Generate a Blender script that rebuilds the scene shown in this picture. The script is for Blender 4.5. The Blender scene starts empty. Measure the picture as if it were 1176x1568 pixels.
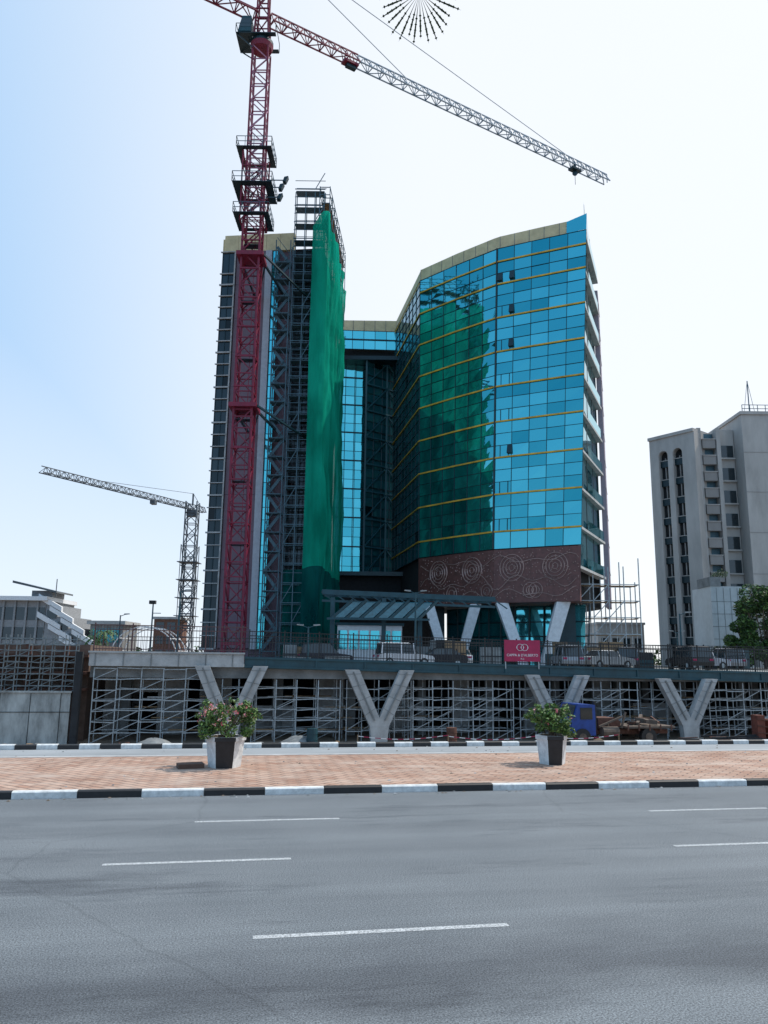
import bpy, math, random
from mathutils import Vector, Matrix
# keep a working copy while iterating
try:
    _t=open(__file__).read()
    if len(_t)>30000: open('/tmp/base2_scene.py','w').write(_t)
except Exception: pass
random.seed(7)
R=random.random
def U(a,b): return a+(b-a)*random.random()
sc=bpy.context.scene
RA=math.radians(10.2)
UX=Vector((math.cos(RA),math.sin(RA),0)); NX=Vector((-UX.y,UX.x,0))
# ---------------------------------------------------------------- materials
def mat(name,col,rough=0.7,metal=0.0,var=0.15,scale=3.0,bump=0.0,bscale=40.0,var2=None,stretch=(1,1,1),spec=0.5):
    m=bpy.data.materials.new(name); m.use_nodes=True; nt=m.node_tree; N=nt.nodes; L=nt.links
    b=N["Principled BSDF"]; b.inputs["Roughness"].default_value=rough; b.inputs["Metallic"].default_value=metal
    b.inputs["Specular IOR Level"].default_value=spec
    tc=N.new("ShaderNodeTexCoord"); mp=N.new("ShaderNodeMapping"); mp.inputs["Scale"].default_value=stretch
    L.new(tc.outputs["Object"],mp.inputs[0])
    nz=N.new("ShaderNodeTexNoise"); nz.inputs["Scale"].default_value=scale; nz.inputs["Detail"].default_value=6; nz.inputs["Roughness"].default_value=0.65
    L.new(mp.outputs[0],nz.inputs[0])
    cr=N.new("ShaderNodeValToRGB"); cr.color_ramp.elements[0].position=0.3; cr.color_ramp.elements[1].position=0.7
    c2=var2 if var2 else tuple(min(1,c*(1+var)) for c in col)
    c1=tuple(c*(1-var) for c in col)
    cr.color_ramp.elements[0].color=(*c1,1); cr.color_ramp.elements[1].color=(*c2,1)
    L.new(nz.outputs[0],cr.inputs[0]); L.new(cr.outputs[0],b.inputs["Base Color"])
    if bump>0:
        n2=N.new("ShaderNodeTexNoise"); n2.inputs["Scale"].default_value=bscale; n2.inputs["Detail"].default_value=3
        L.new(mp.outputs[0],n2.inputs[0])
        bp=N.new("ShaderNodeBump"); bp.inputs["Strength"].default_value=bump; bp.inputs["Distance"].default_value=0.02
        L.new(n2.outputs[0],bp.inputs["Height"]); L.new(bp.outputs[0],b.inputs["Normal"])
    return m
def glassmat(name,cd,cl,metal=0.85,rough=0.04,wave=0.15):
    m=bpy.data.materials.new(name); m.use_nodes=True; nt=m.node_tree; N=nt.nodes; L=nt.links
    b=N["Principled BSDF"]; b.inputs["Roughness"].default_value=rough; b.inputs["Metallic"].default_value=metal
    at=N.new("ShaderNodeAttribute"); at.attribute_name="pv"
    cr=N.new("ShaderNodeValToRGB")
    e=cr.color_ramp.elements; e[0].position=0.0; e[0].color=(cd[0]*.25,cd[1]*.25,cd[2]*.25,1)
    e[1].position=1.0; e[1].color=(*cl,1)
    x=e.new(0.06); x.color=(*cd,1)
    L.new(at.outputs["Fac"],cr.inputs[0]); L.new(cr.outputs[0],b.inputs["Base Color"])
    tc=N.new("ShaderNodeTexCoord"); nz=N.new("ShaderNodeTexNoise"); nz.inputs["Scale"].default_value=0.9; nz.inputs["Detail"].default_value=2
    L.new(tc.outputs["Object"],nz.inputs[0])
    bp=N.new("ShaderNodeBump"); bp.inputs["Strength"].default_value=wave; bp.inputs["Distance"].default_value=0.05
    L.new(nz.outputs[0],bp.inputs["Height"]); L.new(bp.outputs[0],b.inputs["Normal"])
    return m
def netmat(name,c1,c2,trans=0.5,scale=1.5,stretch=(1,1,1),holes=0.0):
    m=bpy.data.materials.new(name); m.use_nodes=True; nt=m.node_tree; N=nt.nodes; L=nt.links
    for n in list(N): N.remove(n)
    o=N.new("ShaderNodeOutputMaterial"); d=N.new("ShaderNodeBsdfDiffuse"); t=N.new("ShaderNodeBsdfTranslucent"); mx=N.new("ShaderNodeMixShader")
    mx.inputs[0].default_value=trans
    tc=N.new("ShaderNodeTexCoord"); mp=N.new("ShaderNodeMapping"); mp.inputs["Scale"].default_value=stretch
    nz=N.new("ShaderNodeTexNoise"); nz.inputs["Scale"].default_value=scale; nz.inputs["Detail"].default_value=5
    L.new(tc.outputs["Object"],mp.inputs[0]); L.new(mp.outputs[0],nz.inputs[0])
    cr=N.new("ShaderNodeValToRGB"); cr.color_ramp.elements[0].position=.35; cr.color_ramp.elements[1].position=.65
    cr.color_ramp.elements[0].color=(*c1,1); cr.color_ramp.elements[1].color=(*c2,1)
    L.new(nz.outputs[0],cr.inputs[0]); L.new(cr.outputs[0],d.inputs[0]); L.new(cr.outputs[0],t.inputs[0])
    L.new(d.outputs[0],mx.inputs[1]); L.new(t.outputs[0],mx.inputs[2])
    if holes>0:
        tr=N.new("ShaderNodeBsdfTransparent"); m2=N.new("ShaderNodeMixShader"); m2.inputs[0].default_value=holes
        L.new(mx.outputs[0],m2.inputs[1]); L.new(tr.outputs[0],m2.inputs[2]); L.new(m2.outputs[0],o.inputs[0])
    else: L.new(mx.outputs[0],o.inputs[0])
    return m
# ---------------------------------------------------------------- mesh builder
class MB:
    def __init__(s): s.v=[]; s.f=[]; s.m=[]; s.pv=[]
    def face(s,pts,mi=0,pv=0.5):
        i=len(s.v); s.v.extend([tuple(p) for p in pts]); s.f.append(tuple(range(i,i+len(pts)))); s.m.append(mi); s.pv.append(pv)
    def hexa(s,c,mi=0):
        i=len(s.v); s.v.extend([tuple(p) for p in c])
        for q in ((0,3,2,1),(4,5,6,7),(0,1,5,4),(1,2,6,5),(2,3,7,6),(3,0,4,7)):
            s.f.append(tuple(i+k for k in q)); s.m.append(mi); s.pv.append(.5)
    def box(s,x0,x1,y0,y1,z0,z1,mi=0):
        s.hexa([(x0,y0,z0),(x1,y0,z0),(x1,y1,z0),(x0,y1,z0),(x0,y0,z1),(x1,y0,z1),(x1,y1,z1),(x0,y1,z1)],mi)
    def beam(s,p,q,w,h=None,mi=0):
        p=Vector(p);q=Vector(q); h=h or w
        d=q-p
        if d.length<1e-5: return
        d.normalize(); up=Vector((0,0,1)) if abs(d.z)<0.95 else Vector((0,1,0))
        a=d.cross(up).normalized()*(w/2); b=a.cross(d).normalized()*(h/2)
        s.hexa([p-a-b,p+a-b,p+a+b,p-a+b,q-a-b,q+a-b,q+a+b,q-a+b],mi)
    def prism(s,poly,z0,z1,mi=0,mtop=None):
        n=len(poly)
        s.face([(x,y,z1) for x,y in poly],mi if mtop is None else mtop); s.face([(x,y,z0) for x,y in reversed(poly)],mi)
        for i in range(n):
            a=poly[i];b=poly[(i+1)%n]
            s.face([(a[0],a[1],z0),(b[0],b[1],z0),(b[0],b[1],z1),(a[0],a[1],z1)],mi)
    def extr_y(s,poly,y0,y1,mi=0):
        n=len(poly)
        s.face([(x,y0,z) for x,z in poly],mi); s.face([(x,y1,z) for x,z in reversed(poly)],mi)
        for i in range(n):
            a=poly[i];b=poly[(i+1)%n]
            s.face([(a[0],y1,a[1]),(b[0],y1,b[1]),(b[0],y0,b[1]),(a[0],y0,a[1])],mi)
    def cyl(s,c,r0,r1,h,n=12,mi=0,axis='z'):
        c=Vector(c); A=[];B=[]
        for i in range(n):
            t=2*math.pi*i/n; ca,sa=math.cos(t),math.sin(t)
            if axis=='z': A.append(c+Vector((ca*r0,sa*r0,0)));B.append(c+Vector((ca*r1,sa*r1,h)))
            elif axis=='y': A.append(c+Vector((ca*r0,0,sa*r0)));B.append(c+Vector((ca*r1,h,sa*r1)))
            else: A.append(c+Vector((0,ca*r0,sa*r0)));B.append(c+Vector((h,ca*r1,sa*r1)))
        s.face(list(reversed(A)),mi); s.face(B,mi)
        for i in range(n):
            j=(i+1)%n; s.face([A[i],A[j],B[j],B[i]],mi)
    def obj(s,name,mats,parent=None,loc=(0,0,0),rz=0.0,smooth=False):
        me=bpy.data.meshes.new(name); me.from_pydata(s.v,[],s.f)
        for m in mats: me.materials.append(m)
        me.polygons.foreach_set("material_index",s.m)
        at=me.attributes.new("pv",'FLOAT','FACE'); at.data.foreach_set("value",s.pv)
        if smooth: me.polygons.foreach_set("use_smooth",[True]*len(s.f))
        me.update()
        o=bpy.data.objects.new(name,me); sc.collection.objects.link(o); o.location=loc; o.rotation_euler=(0,0,rz)
        if parent: o.parent=parent
        return o
def empty(name,loc=(0,0,0),rz=0.0):
    o=bpy.data.objects.new(name,None); sc.collection.objects.link(o); o.location=loc; o.rotation_euler=(0,0,rz); o.empty_display_size=.5
    return o
def clump(mb,c,r,n,size,mi=(0,1),squash=0.85,shell=0.45):
    for _ in range(n):
        while True:
            d=Vector((U(-1,1),U(-1,1),U(-1,1)))
            if 0.05<d.length<1: break
        k=d.length**shell; d=d.normalized()*k
        p=Vector(c)+Vector((d.x*r,d.y*r,d.z*r*squash))
        a=Vector((U(-1,1),U(-1,1),U(-.6,.6))).normalized(); b=a.cross(Vector((U(-1,1),U(-1,1),U(-1,1)))).normalized()
        L=size*U(.6,1.3)
        mb.face([p-a*L*.5,p+b*L*.22,p+a*L*.5,p-b*L*.22],random.choice(mi))
# ---------------------------------------------------------------- common mats
M_conc=mat("concrete_light",(0.38,0.385,0.38),.85,var=.28,scale=1.2,bump=.2)
M_conc2=mat("concrete_grey",(0.20,0.21,0.21),.9,var=.35,scale=.8,bump=.25)
M_dark=mat("dark_interior",(0.022,0.024,0.027),.9,var=.3)
M_steel=mat("scaffold_steel",(0.36,0.40,0.42),.5,metal=.4,var=.35,scale=4)
M_steelb=mat("scaffold_steel_blue",(0.06,0.12,0.15),.5,metal=.3,var=.3,scale=4)
M_teal=mat("teal_paint",(0.010,0.055,0.072),.45,var=.3,scale=1.5)
M_mull=mat("mullion_dark",(0.012,0.035,0.045),.4,metal=.3,var=.2)
M_yel=mat("yellow_sealant",(0.62,0.37,0.04),.7,var=.4,scale=.7)
M_beige=mat("beige_parapet",(0.58,0.49,0.29),.8,var=.2,scale=.9,bump=.1)
M_mauve=mat("mauve_cladding",(0.15,0.10,0.125),.65,var=.15,scale=.5)
M_white=mat("white_panel",(0.72,0.73,0.74),.6,var=.1)
M_black=mat("black_paint",(0.013,0.013,0.014),.55,var=.4,scale=6)
M_wpaint=mat("white_paint",(0.60,0.61,0.60),.75,var=.28,scale=5)
M_wood=mat("timber",(0.24,0.16,0.09),.85,var=.35,scale=5)
M_rust=mat("rusty_steel",(0.11,0.05,0.035),.85,var=.4,scale=4)
M_crane=mat("crane_crimson",(0.17,0.006,0.03),.5,var=.35,scale=1.2)
M_pink=mat("crane_faded",(0.36,0.16,0.24),.55,var=.3,scale=1.2)
M_crgrey=mat("crane_grey",(0.17,0.25,0.32),.5,var=.2)
M_glassdark=mat("window_dark",(0.02,0.03,0.035),.08,var=.3,scale=.4,spec=.8)
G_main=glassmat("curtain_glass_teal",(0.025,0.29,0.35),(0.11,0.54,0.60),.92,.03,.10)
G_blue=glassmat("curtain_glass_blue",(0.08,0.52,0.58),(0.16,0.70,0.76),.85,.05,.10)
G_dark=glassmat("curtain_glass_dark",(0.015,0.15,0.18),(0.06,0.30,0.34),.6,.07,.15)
G_bay=glassmat("bay_glass_dark",(0.015,0.025,0.03),(0.04,0.06,0.07),.35,.1,.15)
# ---------------------------------------------------------------- ground & roads (local frame s,t)
def asphalt():
    m=bpy.data.materials.new("asphalt"); m.use_nodes=True; nt=m.node_tree; N=nt.nodes; L=nt.links; b=N["Principled BSDF"]
    b.inputs["Roughness"].default_value=.8; b.inputs["Specular IOR Level"].default_value=.3
    tc=N.new("ShaderNodeTexCoord")
    def nz(sc_,st=(1,1,1),det=5,ro=.6):
        mp=N.new("ShaderNodeMapping"); mp.inputs["Scale"].default_value=st; L.new(tc.outputs["Object"],mp.inputs[0])
        n=N.new("ShaderNodeTexNoise"); n.inputs["Scale"].default_value=sc_; n.inputs["Detail"].default_value=det; n.inputs["Roughness"].default_value=ro
        L.new(mp.outputs[0],n.inputs[0]); return n.outputs[0]
    def ramp(i,p0,c0,p1,c1):
        r=N.new("ShaderNodeValToRGB"); r.color_ramp.elements[0].position=p0; r.color_ramp.elements[1].position=p1
        r.color_ramp.elements[0].color=(*c0,1); r.color_ramp.elements[1].color=(*c1,1); L.new(i,r.inputs[0]); return r.outputs[0]
    def mul(a,bb,f=1.0):
        x=N.new("ShaderNodeMix"); x.data_type='RGBA'; x.blend_type='MULTIPLY'; x.inputs[0].default_value=f
        L.new(a,x.inputs[6]); L.new(bb,x.inputs[7]); return x.outputs[2]
    base=ramp(nz(.35),.3,(0.138,0.155,0.168),.7,(0.172,0.190,0.203))
    grain=ramp(nz(45,det=3,ro=.85),.36,(.30,.30,.30),.66,(1.65,1.65,1.65))
    lanes=ramp(nz(.9,(.05,1.1,1),4),.35,(.84,.84,.85),.62,(1.05,1.05,1.05))
    blot=ramp(nz(.55,(.22,1.2,1),8,.75),.34,(.62,.62,.64),.46,(1,1,1))
    sx=N.new("ShaderNodeSeparateXYZ"); L.new(tc.outputs["Object"],sx.inputs[0])
    w1=N.new("ShaderNodeMath"); w1.operation='MULTIPLY_ADD'; L.new(nz(.35,(.5,1,1),8,.7),w1.inputs[0]); w1.inputs[1].default_value=3.2; L.new(sx.outputs[1],w1.inputs[2])
    w2=N.new("ShaderNodeMath"); w2.operation='DIVIDE'; L.new(w1.outputs[0],w2.inputs[0]); w2.inputs[1].default_value=20
    wr=N.new("ShaderNodeValToRGB"); e=wr.color_ramp.elements; e[0].position=.48; e[0].color=(1,1,1,1); e[1].position=.60; e[1].color=(1,1,1,1)
    q=e.new(.525); q.color=(.58,.58,.60,1); q=e.new(.545); q.color=(.62,.62,.64,1); L.new(w2.outputs[0],wr.inputs[0])
    c=mul(mul(mul(base,grain),lanes),blot)
    c=mul(c,wr.outputs[0])
    v=N.new("ShaderNodeTexVoronoi"); v.feature='DISTANCE_TO_EDGE'; v.inputs["Scale"].default_value=.13
    nn=N.new("ShaderNodeTexNoise"); nn.inputs["Scale"].default_value=1.2; nn.inputs["Detail"].default_value=5
    L.new(tc.outputs["Object"],nn.inputs[0])
    ad=N.new("ShaderNodeMix"); ad.data_type='VECTOR'; ad.inputs[0].default_value=.25
    L.new(tc.outputs["Object"],ad.inputs[4]); L.new(nn.outputs[1],ad.inputs[5]); L.new(ad.outputs[1],v.inputs["Vector"])
    ck=ramp(v.outputs["Distance"],.0,(.7,.7,.7),.0025,(1,1,1))
    c=mul(c,ck,.6)
    L.new(c,b.inputs["Base Color"])
    bp=N.new("ShaderNodeBump"); bp.inputs["Strength"].default_value=.7; bp.inputs["Distance"].default_value=.015
    L.new(nz(60,det=3),bp.inputs["Height"]); L.new(bp.outputs[0],b.inputs["Normal"])
    return m
M_asph=asphalt()
def paving():
    m=bpy.data.materials.new("clay_paving"); m.use_nodes=True; nt=m.node_tree; N=nt.nodes; L=nt.links; b=N["Principled BSDF"]
    b.inputs["Roughness"].default_value=.85
    tc=N.new("ShaderNodeTexCoord")
    mp=N.new("ShaderNodeMapping"); mp.inputs["Rotation"].default_value=(0,0,math.radians(45)); L.new(tc.outputs["Object"],mp.inputs[0])
    br=N.new("ShaderNodeTexBrick"); br.inputs["Scale"].default_value=1.0; br.inputs["Brick Width"].default_value=.5; br.inputs["Row Height"].default_value=.25
    br.inputs["Mortar Size"].default_value=.022; br.inputs["Color1"].default_value=(.37,.21,.145,1); br.inputs["Color2"].default_value=(.46,.31,.235,1); br.inputs["Mortar"].default_value=(.13,.085,.065,1)
    L.new(mp.outputs[0],br.inputs[0])
    n=N.new("ShaderNodeTexNoise"); n.inputs["Scale"].default_value=.4; n.inputs["Detail"].default_value=7; n.inputs["Roughness"].default_value=.7
    L.new(tc.outputs["Object"],n.inputs[0])
    r=N.new("ShaderNodeValToRGB"); r.color_ramp.elements[0].position=.35; r.color_ramp.elements[1].position=.68
    r.color_ramp.elements[0].color=(.68,.62,.58,1); r.color_ramp.elements[1].color=(1.15,1.2,1.22,1); L.new(n.outputs[0],r.inputs[0])
    x=N.new("ShaderNodeMix"); x.data_type='RGBA'; x.blend_type='MULTIPLY'; x.inputs[0].default_value=1
    L.new(br.outputs[0],x.inputs[6]); L.new(r.outputs[0],x.inputs[7])
    mp3=N.new("ShaderNodeMapping"); mp3.inputs["Scale"].default_value=(.35,1,1); L.new(tc.outputs["Object"],mp3.inputs[0])
    n3=N.new("ShaderNodeTexNoise"); n3.inputs["Scale"].default_value=1.3; n3.inputs["Detail"].default_value=9; n3.inputs["Roughness"].default_value=.78
    L.new(mp3.outputs[0],n3.inputs[0])
    r3=N.new("ShaderNodeValToRGB"); r3.color_ramp.elements[0].position=.47; r3.color_ramp.elements[1].position=.66
    r3.color_ramp.elements[0].color=(0,0,0,1); r3.color_ramp.elements[1].color=(.85,.85,.85,1); L.new(n3.outputs[0],r3.inputs[0])
    y=N.new("ShaderNodeMix"); y.data_type='RGBA'; L.new(r3.outputs[0],y.inputs[0]); L.new(x.outputs[2],y.inputs[6]); y.inputs[7].default_value=(.44,.35,.29,1)
    L.new(y.outputs[2],b.inputs["Base Color"])
    bp=N.new("ShaderNodeBump"); bp.inputs["Strength"].default_value=.5; bp.inputs["Distance"].default_value=.02
    L.new(br.outputs["Fac"],bp.inputs["Height"]); bp.invert=True; L.new(bp.outputs[0],b.inputs["Normal"])
    return m
M_pave=paving()
M_soil=mat("sandy_soil",(0.21,0.165,0.125),.95,var=.4,scale=.35,bump=.5,bscale=8)
ts=[-1500,-300,-60,-20,31.75,33,35,37.5,60,120,400,3000]
def gz(t): return -0.05 if t<=31.8 else (-1.35 if t>=37.5 else -0.05-1.3*(t-31.8)/5.7)
ss=[-3000,-600,-150,-60,-30,0,30,60,150,600,3000]
g=MB()
for i in range(len(ss)-1):
    for j in range(len(ts)-1):
        g.face([(ss[i],ts[j],gz(ts[j])),(ss[i+1],ts[j],gz(ts[j])),(ss[i+1],ts[j+1],gz(ts[j+1])),(ss[i],ts[j+1],gz(ts[j+1]))])
g.obj("ground",[M_soil],rz=RA)
g=MB(); g.face([(-250,-6,0),(250,-6,0),(250,20.62,0),(-250,20.62,0)]); g.obj("road",[M_asph],rz=RA)
M_asph2=mat("asphalt_worn",(0.26,0.275,0.285),.8,var=.18,scale=.6,bump=.3,stretch=(.3,1,1))
g=MB(); g.face([(-250,27.85,0),(250,27.85,0),(250,31.0,0),(-250,31.0,0)]); g.obj("far_carriageway",[M_asph2],rz=RA)
g=MB(); g.box(-250,250,20.9,27.6,-.02,.13); g.obj("median_pavement",[M_pave],rz=RA)
def paintmat():
    m=mat("road_paint",(0.46,0.48,0.49),.7,var=.2,scale=12)
    nt=m.node_tree;N=nt.nodes;L=nt.links;b=N["Principled BSDF"]
    n=N.new("ShaderNodeTexNoise"); n.inputs["Scale"].default_value=28; n.inputs["Detail"].default_value=6; n.inputs["Roughness"].default_value=.85
    tc=N.new("ShaderNodeTexCoord"); L.new(tc.outputs["Object"],n.inputs[0])
    r=N.new("ShaderNodeValToRGB"); r.color_ramp.elements[0].position=.38; r.color_ramp.elements[1].position=.52
    L.new(n.outputs[0],r.inputs[0]); L.new(r.outputs[0],b.inputs["Alpha"]); return m
M_line=paintmat()
g=MB()
for t,s0,ln,w in ((10.45,.3,3.3,.12),(14.22,-2.1,3.1,.12),(17.5,-.8,3.05,.12)):
    per=10.3 if t>11 else 10.4
    for k in range(-10,12):
        a=s0+k*per; g.face([(a,t-w/2,.004),(a+ln,t-w/2,.004),(a+ln,t+w/2,.004),(a,t+w/2,.004)])
g.obj("lane_markings",[M_line],rz=RA)
def kerb(name,t0,t1,h,seg,off,zb=-.05):
    g=MB(); k0=-90
    for k in range(k0,-k0):
        a=off+k*seg; b=a+seg-.015; j=U(-.015,.015); hh=h+U(-.012,.012); bl=k%2
        d=.03
        prof=[(t0+j,zb),(t0+j,hh-d),(t0+j+d,hh),(t1,hh),(t1,zb)]
        A=[(a,p,q) for p,q in prof];B=[(b,p,q) for p,q in prof]
        g.face(list(reversed(A)),bl);g.face(B,bl)
        for i in range(5):
            i2=(i+1)%5; g.face([A[i],A[i2],B[i2],B[i]],bl)
    return g.obj(name,[M_wpaint,M_black],rz=RA)
kerb("kerb",20.62,20.80,.17,1.5,.75)
kerb("kerb",31.02,31.25,.17,.74,.2)
g=MB(); g.box(-250,250,20.83,20.898,-.05,.15); g.box(-250,250,27.605,27.845,-.05,.14,0); g.obj("kerb_edging",[M_conc],rz=RA)
M_slab=mat("pavement_slab",(0.30,0.29,0.27),.9,var=.25,scale=1.0,bump=.2)
g=MB(); g.box(-250,250,31.26,31.75,-.04,.08); g.obj("site_verge_pavement",[M_slab],rz=RA)
g=MB()
for k in range(300):
    s=U(-14,20); t=random.choice((U(20.3,20.6),U(20.95,27.3),U(28,31))); z=.004 if t<20.7 or t>27.7 else .134
    w=U(.012,.04); 
    g.hexa([(s-w,t-w,z),(s+w,t-w*.8,z),(s+w*.9,t+w,z),(s-w,t+w*.7,z),(s-w*.5,t-w*.5,z+w*.6),(s+w*.5,t-w*.4,z+w*.7),(s+w*.4,t+w*.5,z+w*.6),(s-w*.4,t+w*.4,z+w*.5)],random.choice((0,1,2)))
g.obj("gravel_litter",[M_soil,M_conc2,M_conc],rz=RA)
# ---------------------------------------------------------------- planters
M_leaf1=mat("leaf_green",(0.05,0.115,0.022),.6,var=.4,scale=8)
M_leaf2=mat("leaf_light",(0.13,0.23,0.05),.6,var=.3,scale=8)
M_leafd=mat("leaf_dark",(0.018,0.045,0.012),.6,var=.4,scale=8)
M_flow=mat("flower_pink",(0.60,0.16,0.19),.6,var=.3,scale=20)
M_flow2=mat("flower_pale",(0.65,0.45,0.40),.6,var=.2,scale=20)
M_bark=mat("bark",(0.12,0.085,0.06),.9,var=.4,scale=6,bump=.5)
def planter(s,t,w,bw,bh,flowers,rd=0.0):
    p=UX*s+NX*t; e=empty("flower_planter",(p.x,p.y,.13),RA)
    g=MB(); n=6; rot=math.radians(rd)
    def ring(r,z): return [Vector((math.cos(rot+i*math.pi/3)*r,math.sin(rot+i*math.pi/3)*r,z)) for i in range(n)]
    a=ring(w*.42,0);b=ring(w*.5,.78);c=ring(w*.54,.78);d=ring(w*.54,.9);e2=ring(w*.44,.9);h=ring(w*.42,.78)
    for i in range(n):
        j=(i+1)%n
        nrm=((a[i]+a[j])/2); ang=math.degrees(math.atan2(nrm.y,nrm.x))%360
        mi=1 if abs(ang-270)<29 or abs(ang-90)<29 else 0
        g.face([a[i],a[j],b[j],b[i]],mi); g.face([b[i],b[j],c[j],c[i]],mi); g.face([c[i],c[j],d[j],d[i]],mi)
        g.face([d[i],d[j],e2[j],e2[i]],0); g.face([e2[i],e2[j],h[j],h[i]],2)
    g.face(h,2); g.face(list(reversed(a)),0)
    g.obj("pot",[M_wpaint,M_black,M_soil],e)
    f=MB()
    for k in range(14):
        an=U(0,6.28); q=Vector((math.cos(an)*bw*.36*R(),math.sin(an)*bw*.36*R(),.9+bh*U(.4,.85)))
        f.beam((U(-.15,.15),U(-.15,.15),.75),q,.03)
    f.obj("stems",[M_bark],e)
    f=MB()
    for k in range(20):
        an=U(0,6.28); rr=bw*.38*math.sqrt(R()); zz=.9+bh*U(.08,.80)*(1-.35*rr/(bw*.4))
        clump(f,(math.cos(an)*rr,math.sin(an)*rr,zz),U(.14,.28),160,.11,(0,0,1,1,2),.8)
    for k in range(40):
        an=U(0,6.28); d=Vector((math.cos(an),math.sin(an),U(.1,1.2))).normalized()
        q=Vector((d.x*bw*.5*U(.8,1.08),d.y*bw*.5*U(.8,1.08),.95+bh*.25+d.z*bh*.64*U(.85,1.1))); f.beam(q*.8+Vector((0,0,.2)),q,.012,mi=0); clump(f,q,.08,16,.12,(1,0),1)
    f.obj("foliage",[M_leaf1,M_leaf2,M_leafd],e)
    f=MB()
    for k in range(flowers):
        an=U(0,6.28); d=Vector((math.cos(an),math.sin(an),U(-.1,1.0))).normalized()
        clump(f,(d.x*bw*.46*U(.8,1),d.y*bw*.46*U(.8,1),.9+bh*.35+d.z*bh*.5),.06,9,.08,(0,0,1),1)
    if flowers: f.obj("flowers",[M_flow,M_flow2],e)
planter(-.35,24.9,1.15,2.0,1.30,60,0)
planter(10.1,24.7,1.0,1.6,1.2,10,-7)
g=MB(); p=UX*(-1.35)+NX*24.75
for k in range(2): g.box(-.38,.38,-.25,.25,.13+k*.07,.195+k*.07)
g.obj("stacked_paving_slab",[mat("slab_brown",(.10,.06,.045),.9)],loc=(p.x,p.y,0),rz=RA+.2)
# ---------------------------------------------------------------- podium deck
def ft(s): return 3.45-.017*s
def fb(s): return 2.80-.018*s
pod=empty("podium_deck",rz=RA)
g=MB()
g.hexa([(.2,46,fb(.2)),(60,46,fb(60)),(60,46.35,fb(60)),(.2,46.35,fb(.2)),(.2,46,ft(.2)),(60,46,ft(60)),(60,46.35,ft(60)),(.2,46.35,ft(.2))],0)
for s in [x*2.9+1.4 for x in range(20)]: g.box(s,s+.09,45.93,45.998,fb(s)+.03,ft(s)-.03,0)
g.beam((.2,45.95,ft(.2)-.08),(60,45.95,ft(60)-.08),.08,.1); g.beam((.2,45.95,fb(.2)+.08),(60,45.95,fb(60)+.08),.08,.1)
g.obj("fascia",[M_teal],pod)
g=MB(); g.box(-8.3,.18,45.8,46.4,2.84,3.56,0); g.box(-8.35,.22,45.7,46.5,3.563,3.66,0)
for k in range(6): g.box(-8.0+k*1.5,-7.94+k*1.5,45.77,45.798,2.86,3.54,1)
g.obj("edge_beam",[M_conc,M_conc2],pod)
g=MB(); g.box(-8.3,90,46.41,130,2.2,2.85,0); g.box(-8.3,90,60,60.4,-1.4,2.2,1)
for s in [x*4.6-7 for x in range(16)]:
    for t in (50,55): g.box(s,s+.5,t,t+.5,-1.4,2.2,0)
for a,b,z0,z1 in ((-8.2,-6.9,-1.38,2.19),(-5.0,-3.2,-1.38,2.19),(-6.88,-5.02,1.2,2.19),(-2.0,3.5,-1.38,.4),(-2.0,-.5,.42,2.19),(5.0,6.7,-1.38,2.19),(9.5,11.2,-1.38,.9),(14,15.2,-1.38,2.19),(19,20.7,-1.38,1.4),(24,25.3,-1.38,2.19),(27,29.9,-1.38,.6)):
    g.box(a,b,51.2,51.5,z0,z1,2)
g.obj("slab",[M_conc2,M_dark,M_conc],pod)
for c in (-.5,8.05,19.1,27.75):
    g=MB(); z1=fb(c)+.1; xi=1.22
    g.extr_y([(-2.05,z1),(-.55,-.45),(0,-.45),(0,.05),(-xi,z1)],0,.5,0)
    g.extr_y([(2.05,z1),(xi,z1),(0,.05),(0,-.45),(.55,-.45)],0,.5,0)
    g.extr_y([(-.55,-.455),(-.46,-1.45),(.46,-1.45),(.55,-.455)],0,.5,0)
    for sg in (-1,1):
        for k in (.2,.45,.7,.92):
            xo=sg*(.55+(2.05-.55)*k); xj=sg*(xi*k); zo=-.45+(z1+.45)*k; zi=.05+(z1-.05)*k
            g.beam((xo,-.004,zo),(xj,-.004,zi),.02,.025,1)
        g.beam((sg*(.3),-.05,-.1),(sg*1.6,-.05,z1-.1),.05,.08,1)
    p=UX*c+NX*45.35
    g.obj("v_column",[M_conc,M_conc2],loc=(p.x,p.y,0),rz=RA)
def scaff(g,s0,s1,ds,rows,z0,z1,dz,w=.06,diag=.35,mi=0,hmi=0):
    n=int((s1-s0)/ds)
    for t in rows:
        for i in range(n+1):
            s=s0+i*ds+U(-.05,.05); g.beam((s,t,z0),(s+U(-.03,.03),t,z1),w,mi=mi)
            if i<n:
                z=z0+dz
                while z<z1+.01:
                    if R()<.93: g.beam((s,t-.03,z+U(-.05,.05)),(s+ds,t-.03,z+U(-.05,.05)),w*.9,mi=hmi)
                    if R()<diag: g.beam((s,t+.04,z-dz),(s+ds,t+.04,z),w*.7,mi=mi)
                    z+=dz
    for i in range(n+1):
        s=s0+i*ds; z=z0+dz
        while z<z1+.01:
            g.beam((s,rows[0],z),(s,rows[-1],z),w*.8,mi=mi); z+=dz
g=MB()
for a,b in ((.8,6.2),(10.2,17.0),(21.0,25.8),(29.6,46)):
    scaff(g,a,b,1.25,(46.2,47.4,48.9),-1.35,2.15,.6,.055,.3,0,0)
scaff(g,-8.0,-.9,1.25,(46.0,47.4),-1.35,2.75,.58,.055,.35,0)
for a,b in ((6.2,10.2),(17,21.1),(25.8,29.6),(-1,1)): scaff(g,a,b,.98,(46.4,48.0),-1.35,2.15,.6,.055,.3,0)
g.obj("formwork_scaffolding",[M_steel,M_conc2],rz=RA)
g=MB()
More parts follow.
